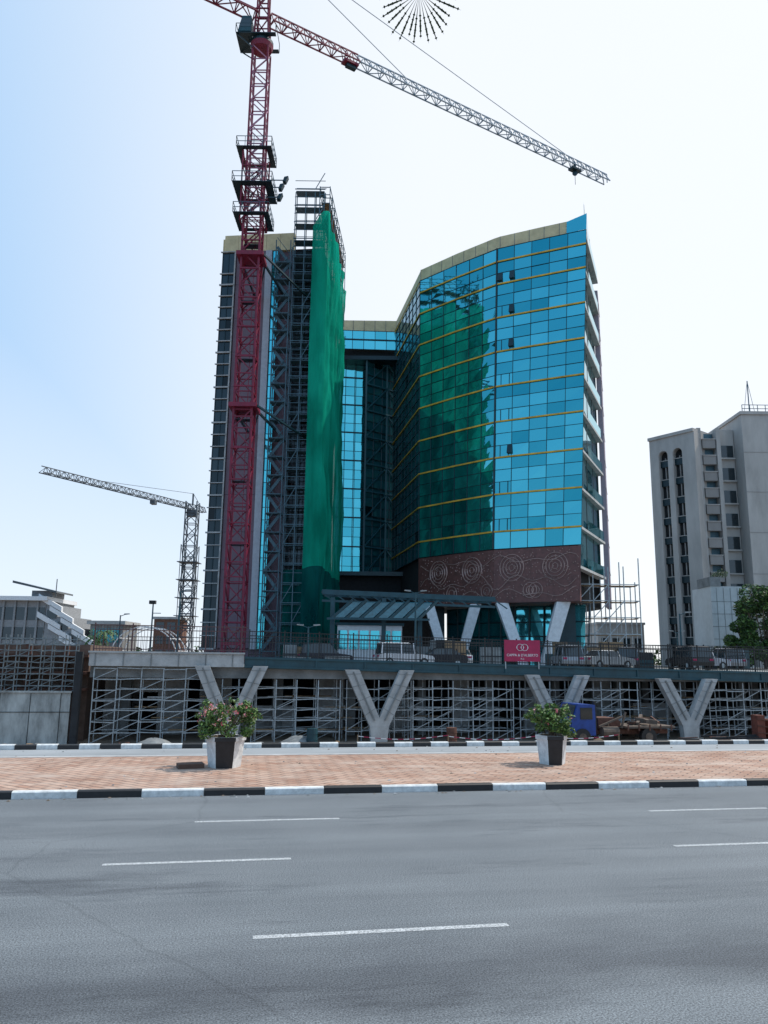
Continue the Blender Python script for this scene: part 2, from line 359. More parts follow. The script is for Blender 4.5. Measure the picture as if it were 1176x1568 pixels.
for k in range(70):
    s=U(-7,44); t=random.choice((46.4,47.4,48.4)); z=-1.35+.6*random.choice((1,2,3,4))+.05
    g.box(s,s+U(1.2,2.6),t,t+.3,z,z+.05,random.choice((0,1)))
g.obj("scaffold_planks",[M_wood,M_conc],rz=RA)
lb=empty("scaffolded_concrete_frame",rz=RA)
g=MB(); g.box(-40,-8.6,47.6,60,-1.4,4.0,0); g.obj("core",[mat("brown_core",(.13,.085,.065),.9,var=.3)],lb)
g=MB()
for z in (1.45,2.35,3.3): g.box(-40,-8.5,46.6,47.59,z,z+.14,0)
for k in range(16): g.box(-40+k*2,-40+k*2+.3,47.2,47.58,-1.4,4.0,0)
g.obj("slabs",[M_rust],lb)
g=MB(); scaff(g,-40,-8.6,.62,(45.9,46.5),1.4,4.5,.32,.045,.25,0); g.obj("scaffold",[mat("scaffold_old",(.17,.20,.21),.5,metal=.3,var=.4,scale=3)],lb)
M_stain=mat("stained_concrete",(0.30,0.32,0.315),.9,var=.6,scale=1.3,bump=.3,stretch=(1,1,.35))
g=MB(); g.box(-40,-9.05,45.5,45.8,-1.4,1.38,0)
for k in range(20): g.box(-39+k*1.55,-39+k*1.55+.03,45.48,45.499,-1.4,1.36,1)
g.box(-40,-9.0,45.47,45.498,.35,.38,1); g.box(-40,-9,45.4,45.9,1.385,1.47,0)
g.box(-8.95,-8.6,45.5,46.0,-1.4,3.6,1)
g.obj("concrete_wall",[M_stain,M_dark],lb)
def railing(name,s0,s1,t,zf,h,step=.17,mats=(M_black,)):
    g=MB(); n=int((s1-s0)/step)
    for i in range(n+1):
        s=s0+i*step; post=(i%12==0)
        g.box(s,s+(.07 if post else .022),t,t+(.07 if post else .022),zf(s),zf(s)+h+(.12 if post else 0))
    for zz in (.12,h-.25,h):
        g.beam((s0,t+.01,zf(s0)+zz),(s1,t+.01,zf(s1)+zz),.05)
    return g.obj(name,list(mats),rz=RA)
railing("deck_railing",.4,60,46.15,ft,1.45)
railing("deck_railing",-8.2,.3,46.15,lambda s:3.66,1.45,mats=(mat("rail_rusty",(.10,.05,.05),.7),))
railing("deck_railing",-8,60,58,lambda s:2.85,1.9,.25)
def text(body,size,loc,rot,mat_,parent,name):
    c=bpy.data.curves.new(name,'FONT'); c.body=body; c.size=size; c.align_x='CENTER'; c.extrude=.004
    o=bpy.data.objects.new(name,c); sc.collection.objects.link(o); o.location=loc; o.rotation_euler=rot; c.materials.append(mat_); o.parent=parent; return o
p=UX*17.0+NX*45.85
e=empty("contractor_sign",(p.x,p.y,0),RA)
M_sign=mat("sign_magenta",(.36,.012,.07),.5,var=.12)
g=MB(); g.box(-1.15,1.15,0,.05,3.35,4.65,0); g.box(-1.1,-1.04,.05,.11,2.9,4.6,1); g.box(1.04,1.1,.05,.11,2.9,4.6,1); g.obj("board",[M_sign,M_steel],e)
text("CAPPA & D'ALBERTO",.215,(0,-.006,3.66),(math.pi/2,0,0),M_white,e,"lettering"); text("PLC",.14,(0,-.006,3.46),(math.pi/2,0,0),M_white,e,"lettering_small")
g=MB()
for k in range(24):
    for cx in (-.14,.14):
        a=k/24*6.283;b=(k+1)/24*6.283
        g.beam((cx+math.cos(a)*.22,-.012,4.2+math.sin(a)*.2),(cx+math.cos(b)*.22,-.012,4.2+math.sin(b)*.2),.045,.02)
g.obj("emblem",[M_white],e)
# ---------------------------------------------------------------- curtain wall helper
def polyP(plan,lean=None):
    seg=[0]
    for i in range(len(plan)-1): seg.append(seg[-1]+math.dist(plan[i],plan[i+1]))
    T=seg[-1]
    def P(a,z,off=0.0):
        d=a*T
        for i in range(len(plan)-1):
            if d<=seg[i+1]+1e-6: break
        k=(d-seg[i])/(seg[i+1]-seg[i]); A=plan[i];B=plan[i+1]
        x=A[0]+(B[0]-A[0])*k; y=A[1]+(B[1]-A[1])*k
        dx,dy=B[0]-A[0],B[1]-A[1]; l=math.hypot(dx,dy)
        if lean: x+=lean(a,z)
        return Vector((x+dy/l*off,y-dx/l*off,z))
    return P,T
def curtain(parent,P,cols,rows,gm,mullw=.07,linez=(),lm=None,dark=.02,jit=.01,hw=.05,name="glazing",md=.1):
    g=MB(); m=MB()
    for i in range(len(cols)-1):
        for j in range(len(rows)-1):
            a0,a1,z0,z1=cols[i],cols[i+1],rows[j],rows[j+1]
            o=[U(-jit,jit) for _ in range(4)]
            g.face([P(a0,z0,o[0]),P(a1,z0,o[1]),P(a1,z1,o[2]),P(a0,z1,o[3])],0,0.0 if R()<dark else U(.1,.95))
    for a in cols:
        m.beam(P(a,rows[0],.04),P(a,rows[-1],.04),mullw,md)
    for z in rows:
        for i in range(len(cols)-1):
            m.beam(P(cols[i],z,.03),P(cols[i+1],z,.03),.06,hw)
    g.obj(name,[gm],parent); m.obj(name+"_mullions",[M_mull],parent)
    if lm:
        l=MB()
        for z in linez:
            for i in range(len(cols)-1): l.beam(P(cols[i],z,.09),P(cols[i+1],z,.09),.06,.16)
        l.obj(name+"_floor_lines",[lm],parent)
# ---------------------------------------------------------------- RIGHT TOWER
rt=empty("glass_office_tower")
planR=[(4.0,86.0),(8.1,82.0),(12.2,78.4),(16.6,76.3),(21.0,74.3)]
leanR=lambda a,z:a*(z-48)*.052
PR,TR=polyP(planR,leanR)
ak=(math.dist((4,86),(8.1,82))+math.dist((8.1,82),(12.2,78.4)))/TR
colsR=[ak*i/6 for i in range(7)]+[ak+(1-ak)*i/5 for i in range(1,6)]
fl=[14.6,16.4]+[16.4+3.93*k for k in range(1,9)]
rowsR=[14.6,16.4]
for k in range(8):
    z=16.4+3.93*k; rowsR+= [z+1.31,z+2.62,z+3.93]
rowsR[-1]=48.2
curtain(rt,PR,colsR,rowsR,G_main,.035,[z for z in fl[1:-1]]+[46.6],M_yel,.0,.018,.035,"front_glazing",.05)
g=MB()
for a,k in ((.72,5),(.72,6),(.72,7),(.72,2),(.52,7)):
    a0=colsR[min(range(len(colsR)),key=lambda i:abs(colsR[i]-a))]+.004-(.12 if a>.6 else 0); z=16.4+3.93*k+.35
    g.hexa([PR(a0,z,.05),PR(a0+.026,z,.05),PR(a0+.026,z,.3),PR(a0,z,.3),PR(a0,z+.9,.05),PR(a0+.026,z+.9,.05),PR(a0+.026,z+.9,.08),PR(a0,z+.9,.08)],0)
for k in range(8):
    z=16.4+3.93*k+.1; a0=colsR[6]+.03
    for x0 in (a0,a0+.045): g.beam(PR(x0,z,.06),PR(x0,z+1.2,.06),.04,.04)
g.beam(PR(ak,14.6,.1),PR(ak,48.2,.1),.14,.12)
g.obj("open_vents",[M_mull],rt)
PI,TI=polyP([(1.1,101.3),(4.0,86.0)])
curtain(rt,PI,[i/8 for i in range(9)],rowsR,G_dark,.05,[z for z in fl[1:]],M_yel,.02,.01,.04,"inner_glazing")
g=MB()
core=[(4.25,86.4),(8.4,82.4),(12.4,78.9),(18.6,76.1),(25.2,89.2),(24,101),(1.4,101.3)]
g.prism(core,9.3,48.1,0); g.obj("core",[M_dark],rt)
g=MB()
N_=24
for i in range(N_):
    a0,a1=i/N_*.94,(i+1)/N_*.94
    A,B=PR(a0,48.2,-.15),PR(a1,48.2,-.15);C_,D_=PR(a1,48.2,-.6),PR(a0,48.2,-.6)
    up=Vector((0,0,1.5)); g.hexa([A,B,C_,D_,A+up,B+up,C_+up,D_+up],0)
    if i%2==0: g.beam(PR(a0,48.2,-.13),PR(a0,49.7,-.13),.05,.05,1)
for i in range(5):
    A,B=PI(i/5,48.2,-.15),PI((i+1)/5,48.2,-.15);C_,D_=PI((i+1)/5,48.2,-.6),PI(i/5,48.2,-.6); up=Vector((0,0,1.5)); g.hexa([A,B,C_,D_,A+up,B+up,C_+up,D_+up],0)
A=PR(.94,48.2,-.15);g.hexa([A,A+Vector((.4,0.1,0)),A+Vector((2.2,7,0)),A+Vector((1.8,7,0))]+[q+Vector((0,0,1.5)) for q in (A,A+Vector((.4,0.1,0)),A+Vector((2.2,7,0)),A+Vector((1.8,7,0)))],0)
g.obj("parapet",[M_beige,M_conc2],rt)
g=MB()
for i in range(2):
    a0,a1=.90+.05*i,.95+.05*i; z1=49.6+.25*i
    g.face([PR(a0,48.26),PR(a1,48.26),PR(a1,z1+.25),PR(a0,z1)],0,.6)
g.face([PR(1,48.26),(22.2,77.8,48.26),(22.2,77.8,50.0),PR(1,50.1)],0,.3)
g.obj("corner_screen",[G_main],rt)
g=MB()
for i in range(24):
    a0,a1=i/24,(i+1)/24
    g.face([PR(a0,9.1,.1),PR(a1,9.1,.1),PR(a1,14.5,.1),PR(a0,14.5,.1)],0)
    g.face([PR(a0,9.1,.1),PR(a1,9.1,.1),PR(a1,9.1,-3),PR(a0,9.1,-3)],0)
g.face([PR(1,9.1,.1),(20.3,79,9.1),(20.3,79,14.5),PR(1,14.5,.1)],0)
M_brown=mat("carved_panel_brown",(.13,.05,.042),.5,var=.35,scale=2.5,bump=.6,bscale=6)
g.obj("carved_band",[M_brown],rt)
g=MB()
def ringR(ac,zc,r,w=.09):
    n=28
    pts=[PR(min(.995,max(.005,ac+math.cos(t*6.283/n)*r/TR)),zc+math.sin(t*6.283/n)*r,.13) for t in range(n+1)]
    for i in range(n): g.beam(pts[i],pts[i+1],w,.05)
for ac in (.16,.40,.64,.87):
    for r in (1.35,1.0,.66,.3): ringR(ac,12.6,r,.12 if ac<.5 else .08)
    ringR(ac+.1 if ac<.8 else ac-.1,10.3,.75,.08); ringR(ac+.1 if ac<.8 else ac-.1,10.3,.4,.08)
for ph,zc,am in ((0,11.3,.9),(1.3,10.0,.6),(2.6,13.4,.5)):
    pts=[PR(.02+.96*i/120,zc+am*math.sin(ph+i*.21)*math.cos(i*.05),.13) for i in range(121)]
    for i in range(120): g.beam(pts[i],pts[i+1],.07,.05)
for i in range(420):
    p=PR(U(.01,.99),U(9.3,14.3),.11); g.box(p.x-.04,p.x+.04,p.y-.06,p.y+.04,p.z-.04,p.z+.04)
g.obj("carved_relief",[mat("relief_copper",(.34,.22,.19),.5,var=.5,scale=.4)],rt)
PS,TS=polyP([(20.9,74.6),(26.0,89.1)])
g=MB(); gl=MB()
for k in range(-1,9):
    z=16.4+3.93*k
    if z<12: z=12.5
    sl=(z-48)*.052
    def Q(a,off,zz): 
        p=PS(a,zz,off); p.x+=(1-a)*sl; return p
    pts=[Q(0,-.4,z-.14),Q(.74,-.4,z-.14),Q(.74,.55,z-.14),Q(0,.1,z-.14)]
    g.hexa(pts+[p+Vector((0,0,.26)) for p in pts],0)
    gl.face([Q(.2,.2,z+.14),Q(.72,.5,z+.14),Q(.72,.5,z+1.2),Q(.2,.2,z+1.2)],0,.8)
    gl.face([Q(0,0,z+.14),Q(.75,0,z+.14),Q(.75,0,z+3.8),Q(0,0,z+3.8)],0,.3)
    for a in (.03,.25,.5): gl.face([Q(a,.02,z+.14),Q(a+.02,.02,z+.14),Q(a+.02,.02,z+3.8),Q(a,.02,z+3.8)],1)
g.obj("balcony_slabs",[M_conc],rt); gl.obj("balcony_glass",[G_main,M_mull],rt)
g=MB(); 
a=PS(.74,0,-.1);b=PS(1,0,-.1);c=PS(1,0,.35);d=PS(.75,0,.45)
g.prism([(a.x,a.y),(d.x,d.y),(c.x,c.y),(b.x,b.y)],9.3,46.9,0)
for k in range(12): g.beam(PS(.755,10+k*3.2,.47),PS(1,10+k*3.2,.38),.04,.04,1)
g.obj("side_fin_wall",[mat("fin_mauve",(.26,.22,.26),.7,var=.1),M_conc2],rt)
g=MB(); g.face([PR(0,2.9,-5),PR(.5,2.9,-5),PR(.5,9.1,-5),PR(0,9.1,-5)],0,.2); g.face([PR(.5,2.9,-5),PR(.98,2.9,-5),PR(.98,9.1,-5),PR(.5,9.1,-5)],0,.9)
g.obj("lobby_glass",[G_blue],rt)
g=MB()
for a in [i/12 for i in range(13)]: g.beam(PR(a,2.9,-4.95),PR(a,9.1,-4.95),.14,.14)
for z in (4.4,5.9,7.4): g.beam(PR(0,z,-4.95),PR(.5,z,-4.95),.12,.12); g.beam(PR(.5,z,-4.95),PR(1,z,-4.95),.12,.12)
g.box(17.5,19.5,78.5,81,2.86,9.2); g.box(5.5,7,88,90,2.86,9.2)
g.obj("lobby_frames",[M_mull],rt)
def varm(g,x0,y0,x1,y1,w,zb,zt,mi=0):
    h=w/2
    g.hexa([(x1-h*.8,y1-.5,zb),(x1+h*.8,y1-.5,zb),(x1+h*.8,y1+.5,zb),(x1-h*.8,y1+.5,zb),(x0-h,y0-.5,zt),(x0+h,y0-.5,zt),(x0+h,y0+.5,zt),(x0-h,y0+.5,zt)],mi)
g=MB()
varm(g,4.9,82.6,6.7,81.6,1.1,2.86,9.08); varm(g,9.6,80.2,7.9,80.9,1.1,2.86,9.08)
varm(g,12.0,78.2,13.9,77.4,1.2,2.86,9.08); varm(g,17.6,75.7,15.9,76.5,1.35,2.86,9.08)
g.obj("v_legs",[mat("leg_white",(.68,.70,.72),.7,var=.15)],rt)
# ---------------------------------------------------------------- MIDDLE LINK
ml=empty("link_building")
PMt,_=polyP([(-6.2,100),(1.6,100.4)])
curtain(ml,PMt,[i/5 for i in range(6)],[45.3,46.7,48.0],G_blue,.07,[46.7],M_mull,.0,name="upper_glazing")
g=MB(); g.box(-6.3,1.7,100.5,104,48.0,49.7); 
for k in range(6): g.box(-6.1+k*1.5,-6.04+k*1.5,100.45,100.498,48.02,49.68,1)
g.obj("parapet",[M_beige,M_conc2],ml)
g=MB(); g.box(-7,8,104.5,108,2.86,48,0); g.box(-7,4,101.0,104.4,43.6,45.25,0); g.box(-7,4,98.6,100.5,43.2,43.75,1); g.obj("core",[M_dark,M_mull],ml)
PMl,_=polyP([(-6.6,100.3),(-2.75,100.85)])
rr=[14]; 
while rr[-1]<42.5: rr.append(rr[-1]+1.3)
rr.append(43.55)
curtain(ml,PMl,[0,.3,.62,.66,1],rr,G_blue,.07,[14+3.9*k for k in range(1,8)],M_mull,.0,name="light_glazing")
PMr,_=polyP([(-2.7,99.2),(2.9,103.6)])
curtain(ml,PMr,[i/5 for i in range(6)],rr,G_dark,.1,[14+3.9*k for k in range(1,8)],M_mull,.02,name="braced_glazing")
g=MB()
for k in range(8):
    z=14+3.7*k
    g.beam(PMr(0,z,.25),PMr(.5,z+3.7,.25),.16); g.beam(PMr(.5,z+3.7,.25),PMr(1,z,.25),.16)
    g.beam(PMr(0,z,.28),PMr(1,z,.28),.2)
for a in (0,.5,1): g.beam(PMr(a,9,.2),PMr(a,43.5,.2),.22)
g.obj("brace_frame",[mat("brace_teal",(.03,.12,.15),.5)],ml)
g=MB(); g.box(-7,3.4,97,99,9.6,14,0); g.box(-7.4,3.6,95.8,99.4,13.6,14.1,1); g.obj("podium_block",[M_dark,M_teal],ml)
# ---------------------------------------------------------------- LEFT TOWER
lt=empty("netted_office_tower")
g=MB(); g.prism([(-18.0,78.95),(-10.2,78.25),(-6.9,77.9),(-6.2,90.4),(-7.2,99.8),(-18.8,96)],2.86,47.5,0); g.obj("core",[M_mauve],lt)
PL,TL=polyP([(-18.1,78.7),(-6.6,77.5)])
def aL(x): return (x+18.1)/11.5
g=MB()
for i in range(5):
    a0=aL(-18.05+i*1.57);a1=aL(-18.05+(i+1)*1.57-.03)
    A,B,C_,D_=PL(a0,47.52,.03),PL(a1,47.52,.03),PL(a1,47.52,-.6),PL(a0,47.52,-.6); up=Vector((0,0,2.0)); g.hexa([A,B,C_,D_,A+up,B+up,C_+up,D_+up])
g.hexa([(-18.4,79.4,47.52),(-18.1,79.4,47.52),(-18.6,92,47.52),(-18.9,92,47.52),(-18.4,79.4,49.5),(-18.1,79.4,49.5),(-18.6,92,49.5),(-18.9,92,49.5)])
g.obj("parapet",[M_beige],lt)
rl=[4.2]; 
while rl[-1]<46: rl.append(rl[-1]+1.31)
rl[-1]=47.4
def sub(a0,a1): return lambda a,z,off=0.0: PL(a0+(a1-a0)*a,z,off+.12)
curtain(lt,sub(aL(-18.15),aL(-16.8)),[0,.5,1],rl,G_bay,.08,[4.2+1.31*3*k for k in range(1,11)],M_conc2,.1,name="bay_glazing")
g=MB()
for i,z in enumerate(rl): g.beam(PL(aL(-18.35),z,.25),PL(aL(-16.75),z,.25),.2,.09 if i%3 else .16,0)
g.beam(PL(aL(-16.75),4.2,.2),PL(aL(-16.75),47.4,.2),.14,.14)
g.obj("bay_fins",[M_conc],lt)
curtain(lt,sub(aL(-12.55),aL(-11.8)),[0,.5,1],rl,G_blue,.06,[],None,.0,name="strip_glazing")
curtain(lt,sub(aL(-10.1),aL(-6.8)),[0,.33,.66,1],rl,G_bay,.08,[4.2+1.31*3*k for k in range(1,11)],M_mull,.1,name="corner_glazing")
g=MB()
for x0,x1 in ((-16.6,-15.65),(-15.6,-14.3),(-14.25,-13.35)):
    for k in range(11):
        z=4.3+3.93*k; A,B=PL(aL(x0),z,.04),PL(aL(x1),z,.04); 
        g.hexa([A,B,PL(aL(x1),z,-.1),PL(aL(x0),z,-.1)]+[q+Vector((0,0,3.9)) for q in (A,B,PL(aL(x1),z,-.1),PL(aL(x0),z,-.1))],0)
A=[PL(aL(-13.3),4.2,.3),PL(aL(-12.6),4.2,.3),PL(aL(-12.6),4.2,-.1),PL(aL(-13.3),4.2,-.1)]
g.hexa(A+[q+Vector((0,0,43.2)) for q in A],1)
g.obj("cladding",[M_mauve,mat("pale_pier",(.40,.42,.46),.7,var=.1)],lt)
g=MB()
for k in range(11):
    z=5.5+3.93*k; w=1.1-.06*k
    g.hexa([(-18.3,84,z),(-17.8,84,z),(-18.5,95,z),(-18.9-w,95,z),(-18.3-w*.9,84,z+.25),(-17.8,84,z+.25),(-18.5,95,z+.25),(-19-w,95,z+.25)])
    g.beam((-18.4-w*.9,84,z+1.1),(-19.05-w,95,z+1.1),.06); g.beam((-18.3-w*.9,84,z),(-18.3-w*.9,84,z+1.1),.08)
    g.beam((-18.3,84,z),(-18.35-w*.9,84,z+3.9),.09)
g.obj("rear_balconies",[M_conc2],lt)
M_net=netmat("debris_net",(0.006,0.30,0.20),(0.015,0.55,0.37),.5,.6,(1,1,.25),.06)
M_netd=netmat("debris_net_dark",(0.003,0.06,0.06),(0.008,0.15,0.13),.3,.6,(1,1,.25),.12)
npl=[(-8.0,75.6),(-7.3,75.45),(-6.35,75.6),(-5.75,80.5),(-5.3,90.6)]
PN,TN=polyP(npl)
g=MB(); nu,nv=60,70
def nz_(a,z): return .16*math.sin(a*TN*2.1+.22*z)+.12*math.sin(a*TN*4.3-.13*z+1)+.12*math.sin(z*.42+a*5)+.05*math.sin(z*1.7+a*30)
for i in range(nu):
    for j in range(nv):
        def pt(ii,jj):
            a=ii/nu; top=50.4-1.2*a+.4*math.sin(a*18)-max(0,.06-a)*25; z=3.6+(top-3.6)*jj/nv
            return PN(a,z,nz_(a,z)*min(1,.3+a*4)+ .35*math.exp(-((z-17)/6)**2)*math.sin(a*9))
        z=3.6+46.6*j/nv
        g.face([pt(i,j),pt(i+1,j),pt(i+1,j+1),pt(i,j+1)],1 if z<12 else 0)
o=g.obj("debris_net",[M_net,M_netd],lt,smooth=True)
g=MB()
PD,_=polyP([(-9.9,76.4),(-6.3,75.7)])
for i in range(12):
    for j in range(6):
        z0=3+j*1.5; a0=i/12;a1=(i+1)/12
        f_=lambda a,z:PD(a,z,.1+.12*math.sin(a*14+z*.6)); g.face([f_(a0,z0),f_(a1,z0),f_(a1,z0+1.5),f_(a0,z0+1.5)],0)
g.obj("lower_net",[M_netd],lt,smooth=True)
fs=empty("facade_scaffolding")
g=MB()
xs=[-10.0,-8.9,-7.9,-6.9]
for x in xs:
    for y in (75.9,77.2):
        top=53.2 if y<77 else 54
        g.beam((x,y,3),(x,y,top),.09)
z=4.8
while z<54:
    for y in (75.85,77.25):
        g.beam((-10.1,y,z),(-6.8,y,z),.08); g.beam((-10.1,y,z+1.0),(-6.8,y,z+1.0),.05)
    g.box(-10,-6.9,75.95,77.1,z-.2,z-.15,0)
    if R()<.7: 
        k=random.randrange(3); g.beam((xs[k],75.85,z),(xs[k+1],75.85,z+1.95),.07)
    z+=1.95
for y in [76,78,80,82,84,86,88,90]:
    f_=(y-76)/14.; x=-6.2+1.0*f_
    for xx in (x-.1,x-1.2): g.beam((xx,y,44),(xx,y,54-.3*f_),.08)
    for zz in (46.5,48.5,50.5,52,53,53.9): g.beam((x-.1,y,zz),(x-1.2,y,zz),.07)
for zz in (48.5,50.5,52,53,53.9):
    for dx in (-.1,-1.2): g.beam((-6.2+dx,76,zz),(-5.2+dx,90,zz),.07)
    if zz in (50.5,52): g.hexa([(-7.2,76,zz),(-6.3,76,zz),(-5.4,90,zz),(-6.3,90,zz),(-7.2,76,zz+.05),(-6.3,76,zz+.05),(-5.4,90,zz+.05),(-6.3,90,zz+.05)],1)
for y in (76,78,80,82): 
    f_=(y-76)/14.; g.beam((-6.3+f_,y,50.5),(-6.2+f_,y+2,53.9),.06)
g.obj("tubes",[M_steelb,M_wood],fs)
g=MB()
for x in (-11.9,-10.35):
    for y in (75.9,77.3): g.beam((x,y,3),(x,y,47.5),.1)
z=4; k=0
while z<46.5:
    a,b=(-11.85,-10.4) if k%2==0 else (-10.4,-11.85)
    g.beam((a,76.3,z),(b,76.3,z+1.95),.14,.3); g.beam((a,76.1,z+1),(b,76.1,z+2.95),.06)
    for y in (75.85,77.3): g.beam((-11.9,y,z),(-10.35,y,z),.08)
    g.box(-11.9,-10.3,76,77.2,z-.06,z,0)
    z+=1.95;k+=1
g.obj("stair_tower",[M_steelb,M_wood],fs)
g=MB()
for x in (20.2,21.8,23.4,25.0,26.6):
    for y in (80,81.4,83): g.beam((x,y,2.86),(x,y,U(11,14.4) if x>22 else 13.5),.09)
for zz in (4.5,6.2,7.9,9.6,11.3):
    for y in (80,83): g.beam((20.2,y,zz),(26.6,y,zz),.08)
    for x in (20.2,23.4,26.6): g.beam((x,80,zz),(x,83,zz),.08)
    g.box(20.4,26.4,80.1,81.2,zz-.16,zz-.1,1)
    a=random.choice((20.2,21.8,23.4)); g.beam((a,79.95,zz-1.7),(a+1.6,79.95,zz),.08); g.beam((a+1.6,79.95,zz-1.7),(a+3.2,79.95,zz),.08)
g.obj("side_scaffold",[M_steel,M_wood],fs)
# ---------------------------------------------------------------- TOWER CRANE
def lattice(g,p,q,w,bay,ch=.16,br=.09,mi=0,bmi=0,tri=False,hgt=None):
    p=Vector(p);q=Vector(q);d=(q-p);L=d.length;d.normalize()
    up=Vector((0,0,1)) if abs(d.z)<.9 else Vector((0,1,0))
    a=d.cross(up).normalized(); b=a.cross(d).normalized(); h=hgt or w
    if tri: cs=[-a*w/2,a*w/2,b*h]
    else: cs=[-a*w/2-b*w/2,a*w/2-b*w/2,a*w/2+b*w/2,-a*w/2+b*w/2]
    for c in cs: g.beam(p+c,q+c,ch,mi=mi)
    n=max(1,int(L/bay)); st=L/n; m=len(cs)
    for i in range(n):
        o=p+d*st*i; o2=p+d*st*(i+1)
        for k in range(m):
            c0,c1=cs[k],cs[(k+1)%m]
            g.beam(o+c0,o+c1,br,mi=bmi)
            if tri and k>0:
                mid=p+d*st*(i+.5)
                top=c1 if k==1 else c0; bot=c0 if k==1 else c1
                g.beam(o+bot,mid+top,br,mi=bmi); g.beam(mid+top,o2+bot,br,mi=bmi)
            else:
                if (i+k)%2: g.beam(o+c0,o2+c1,br,mi=bmi)
                else: g.beam(o+c1,o2+c0,br,mi=bmi)
tc_=empty("tower_crane",(-13.35,70,0))
g=MB()
lattice(g,(0,0,2.86),(0,0,46),1.7,1.75,.19,.10,0,0)
for k in range(14):
    z=4.5+k*3; g.beam((-.95,-.95,z),(.95,-.95,z),.12)
    if k%2: g.box(-.8,.8,-.1,.8,z,z+.05,1)
g.beam((.2,.3,3),(.2,.3,46),.05);g.beam((.6,.3,3),(.6,.3,46),.05)
g.obj("mast_lower",[M_crane,M_mull],tc_)
g=MB(); lattice(g,(0,0,46),(0,0,65.6),1.6,1.6,.17,.09,0,1); g.obj("mast_upper",[M_crane,M_pink],tc_)
g=MB()
lattice(g,(0,0,45.5),(0,0,53.5),2.3,2.0,.13,.08,0,0)
for z in (46.0,49.2,53.2):
    W=1.75 if z!=49.2 else 1.95
    g.box(-W,W,-W,-1.2,z,z+.06,1);g.box(-W,W,1.2,W,z,z+.06,1);g.box(-W,-1.2,-1.19,1.19,z,z+.06,1);g.box(1.2,W,-1.19,1.19,z,z+.06,1)
    for hx in (.55,1.1):
        for sx in (-W,W): g.beam((sx,-W,z+hx),(sx,W,z+hx),.05,mi=2); g.beam((-W,sx,z+hx),(W,sx,z+hx),.05,mi=2)
    for i in range(5):
        xx=-W+i*W/2
        for sx in (-W,W): g.beam((xx,sx,z),(xx,sx,z+1.1),.05,mi=2); g.beam((sx,xx,z),(sx,xx,z+1.1),.05,mi=2)
for (x,z) in ((2.6,49.5),(3.0,50.3),(2.5,48.4)):
    g.beam((1.2,-.5,z),(x,-.5,z),.08,mi=2); g.hexa([(x-.15,-.8,z-.3),(x+.15,-.8,z-.3),(x+.15,-.2,z-.3),(x-.15,-.2,z-.3),(x,-.8,z+.2),(x+.4,-.8,z+.3),(x+.4,-.2,z+.3),(x,-.2,z+.2)],1)
for k in range(16):
    g.beam((U(-1.3,1.3),U(-1.2,1.2),U(46,52)),(U(-1.3,1.3),U(-1.2,1.2),U(46,53)),.08,mi=random.choice((0,1)))
g.obj("climbing_frame",[M_crane,M_mull,M_steelb],tc_)
g=MB()
for zz in (42,26.6):
    g.box(-1.3,1.3,-1.3,1.3,zz-.2,zz+.2,0)
    g.beam((1.1,1,zz),(2.3,7.5,zz-.2),.2,mi=1); g.beam((1.3,-.9,zz),(5.2,7.2,zz-.8),.18,mi=1); g.beam((-1.1,1,zz),(-1.0,8,zz),.2,mi=1); g.beam((1.2,1,zz),(-.6,8,zz),.16,mi=1)
g.obj("wall_ties",[M_crane,M_mull],tc_)
g=MB()
g.cyl((0,0,65.6),1.05,1.2,.5,20,0); g.cyl((0,0,66.1),1.2,1.2,.35,20,1)
for sx in (-.75,.75):
    for sy in (-.75,.75): g.beam((sx,sy,66.4),(sx*.8,sy*.8,70.2),.18)
for zz in (67.6,68.9,70.1):
    for s1 in (-.7,.7): g.beam((s1,-.7,zz),(s1,.7,zz),.1); g.beam((-.7,s1,zz),(.7,s1,zz),.1)
for s1 in (-.7,.7): g.beam((-.7,s1,66.5),(.7,s1,68.9),.1); g.beam((.7,s1,66.5),(-.7,s1,68.9),.1)
g.box(-2.5,1.6,-1.4,-.9,66.5,66.58,1); g.box(-2.5,1.6,.9,1.4,66.5,66.58,1); g.box(-2.5,-1.3,-.89,.89,66.5,66.58,1)
for sx in (-2.5,1.6): g.beam((sx,-1.4,67.6),(sx,1.4,67.6),.06,mi=1); g.beam((sx,-1.4,66.6),(sx,-1.4,67.6),.06,mi=1); g.beam((sx,1.4,66.6),(sx,1.4,67.6),.06,mi=1)
g.beam((-2.5,-1.4,67.6),(-.8,-1.4,67.6),.05,mi=1); g.beam((-2.4,-1.2,66.5),(-.8,-.9,65.2),.1,mi=1); g.beam((-2.4,1.2,66.5),(-.8,.9,65.2),.1,mi=1)
g.hexa([(-2.3,-1.4,66.7),(-.95,-1.4,66.7),(-.95,.2,66.7),(-2.3,.2,66.7),(-1.9,-1.4,68.5),(-.95,-1.4,68.5),(-.95,.2,68.5),(-1.9,.2,68.5)],3); g.face([(-2.2,-1.42,67.2),(-1.0,-1.42,67.2),(-1.0,-1.42,68.2),(-1.95,-1.42,68.2)],4)
g.obj("slewing_unit_and_cab",[M_crane,M_mull,M_crane,M_teal,M_glassdark],tc_)
jd=Vector((44.05,27.3,0)).normalized(); J=51.8; base=Vector((0,0,69.3))
g=MB(); lattice(g,base+jd*.9,base+jd*11.5,1.2,1.5,.13,.08,0,0,True,1.3); lattice(g,base+jd*11.5,base+jd*J,1.1,1.6,.12,.07,1,1,True,1.25)
g.beam(base+jd*J,base+jd*J+Vector((0,0,1.2)),.1,mi=1)
g.obj("jib",[M_crane,M_crgrey],tc_)
g=MB(); lattice(g,base-jd*.9,base-jd*15,1.6,1.8,.15,.09,0,0,True,.9)
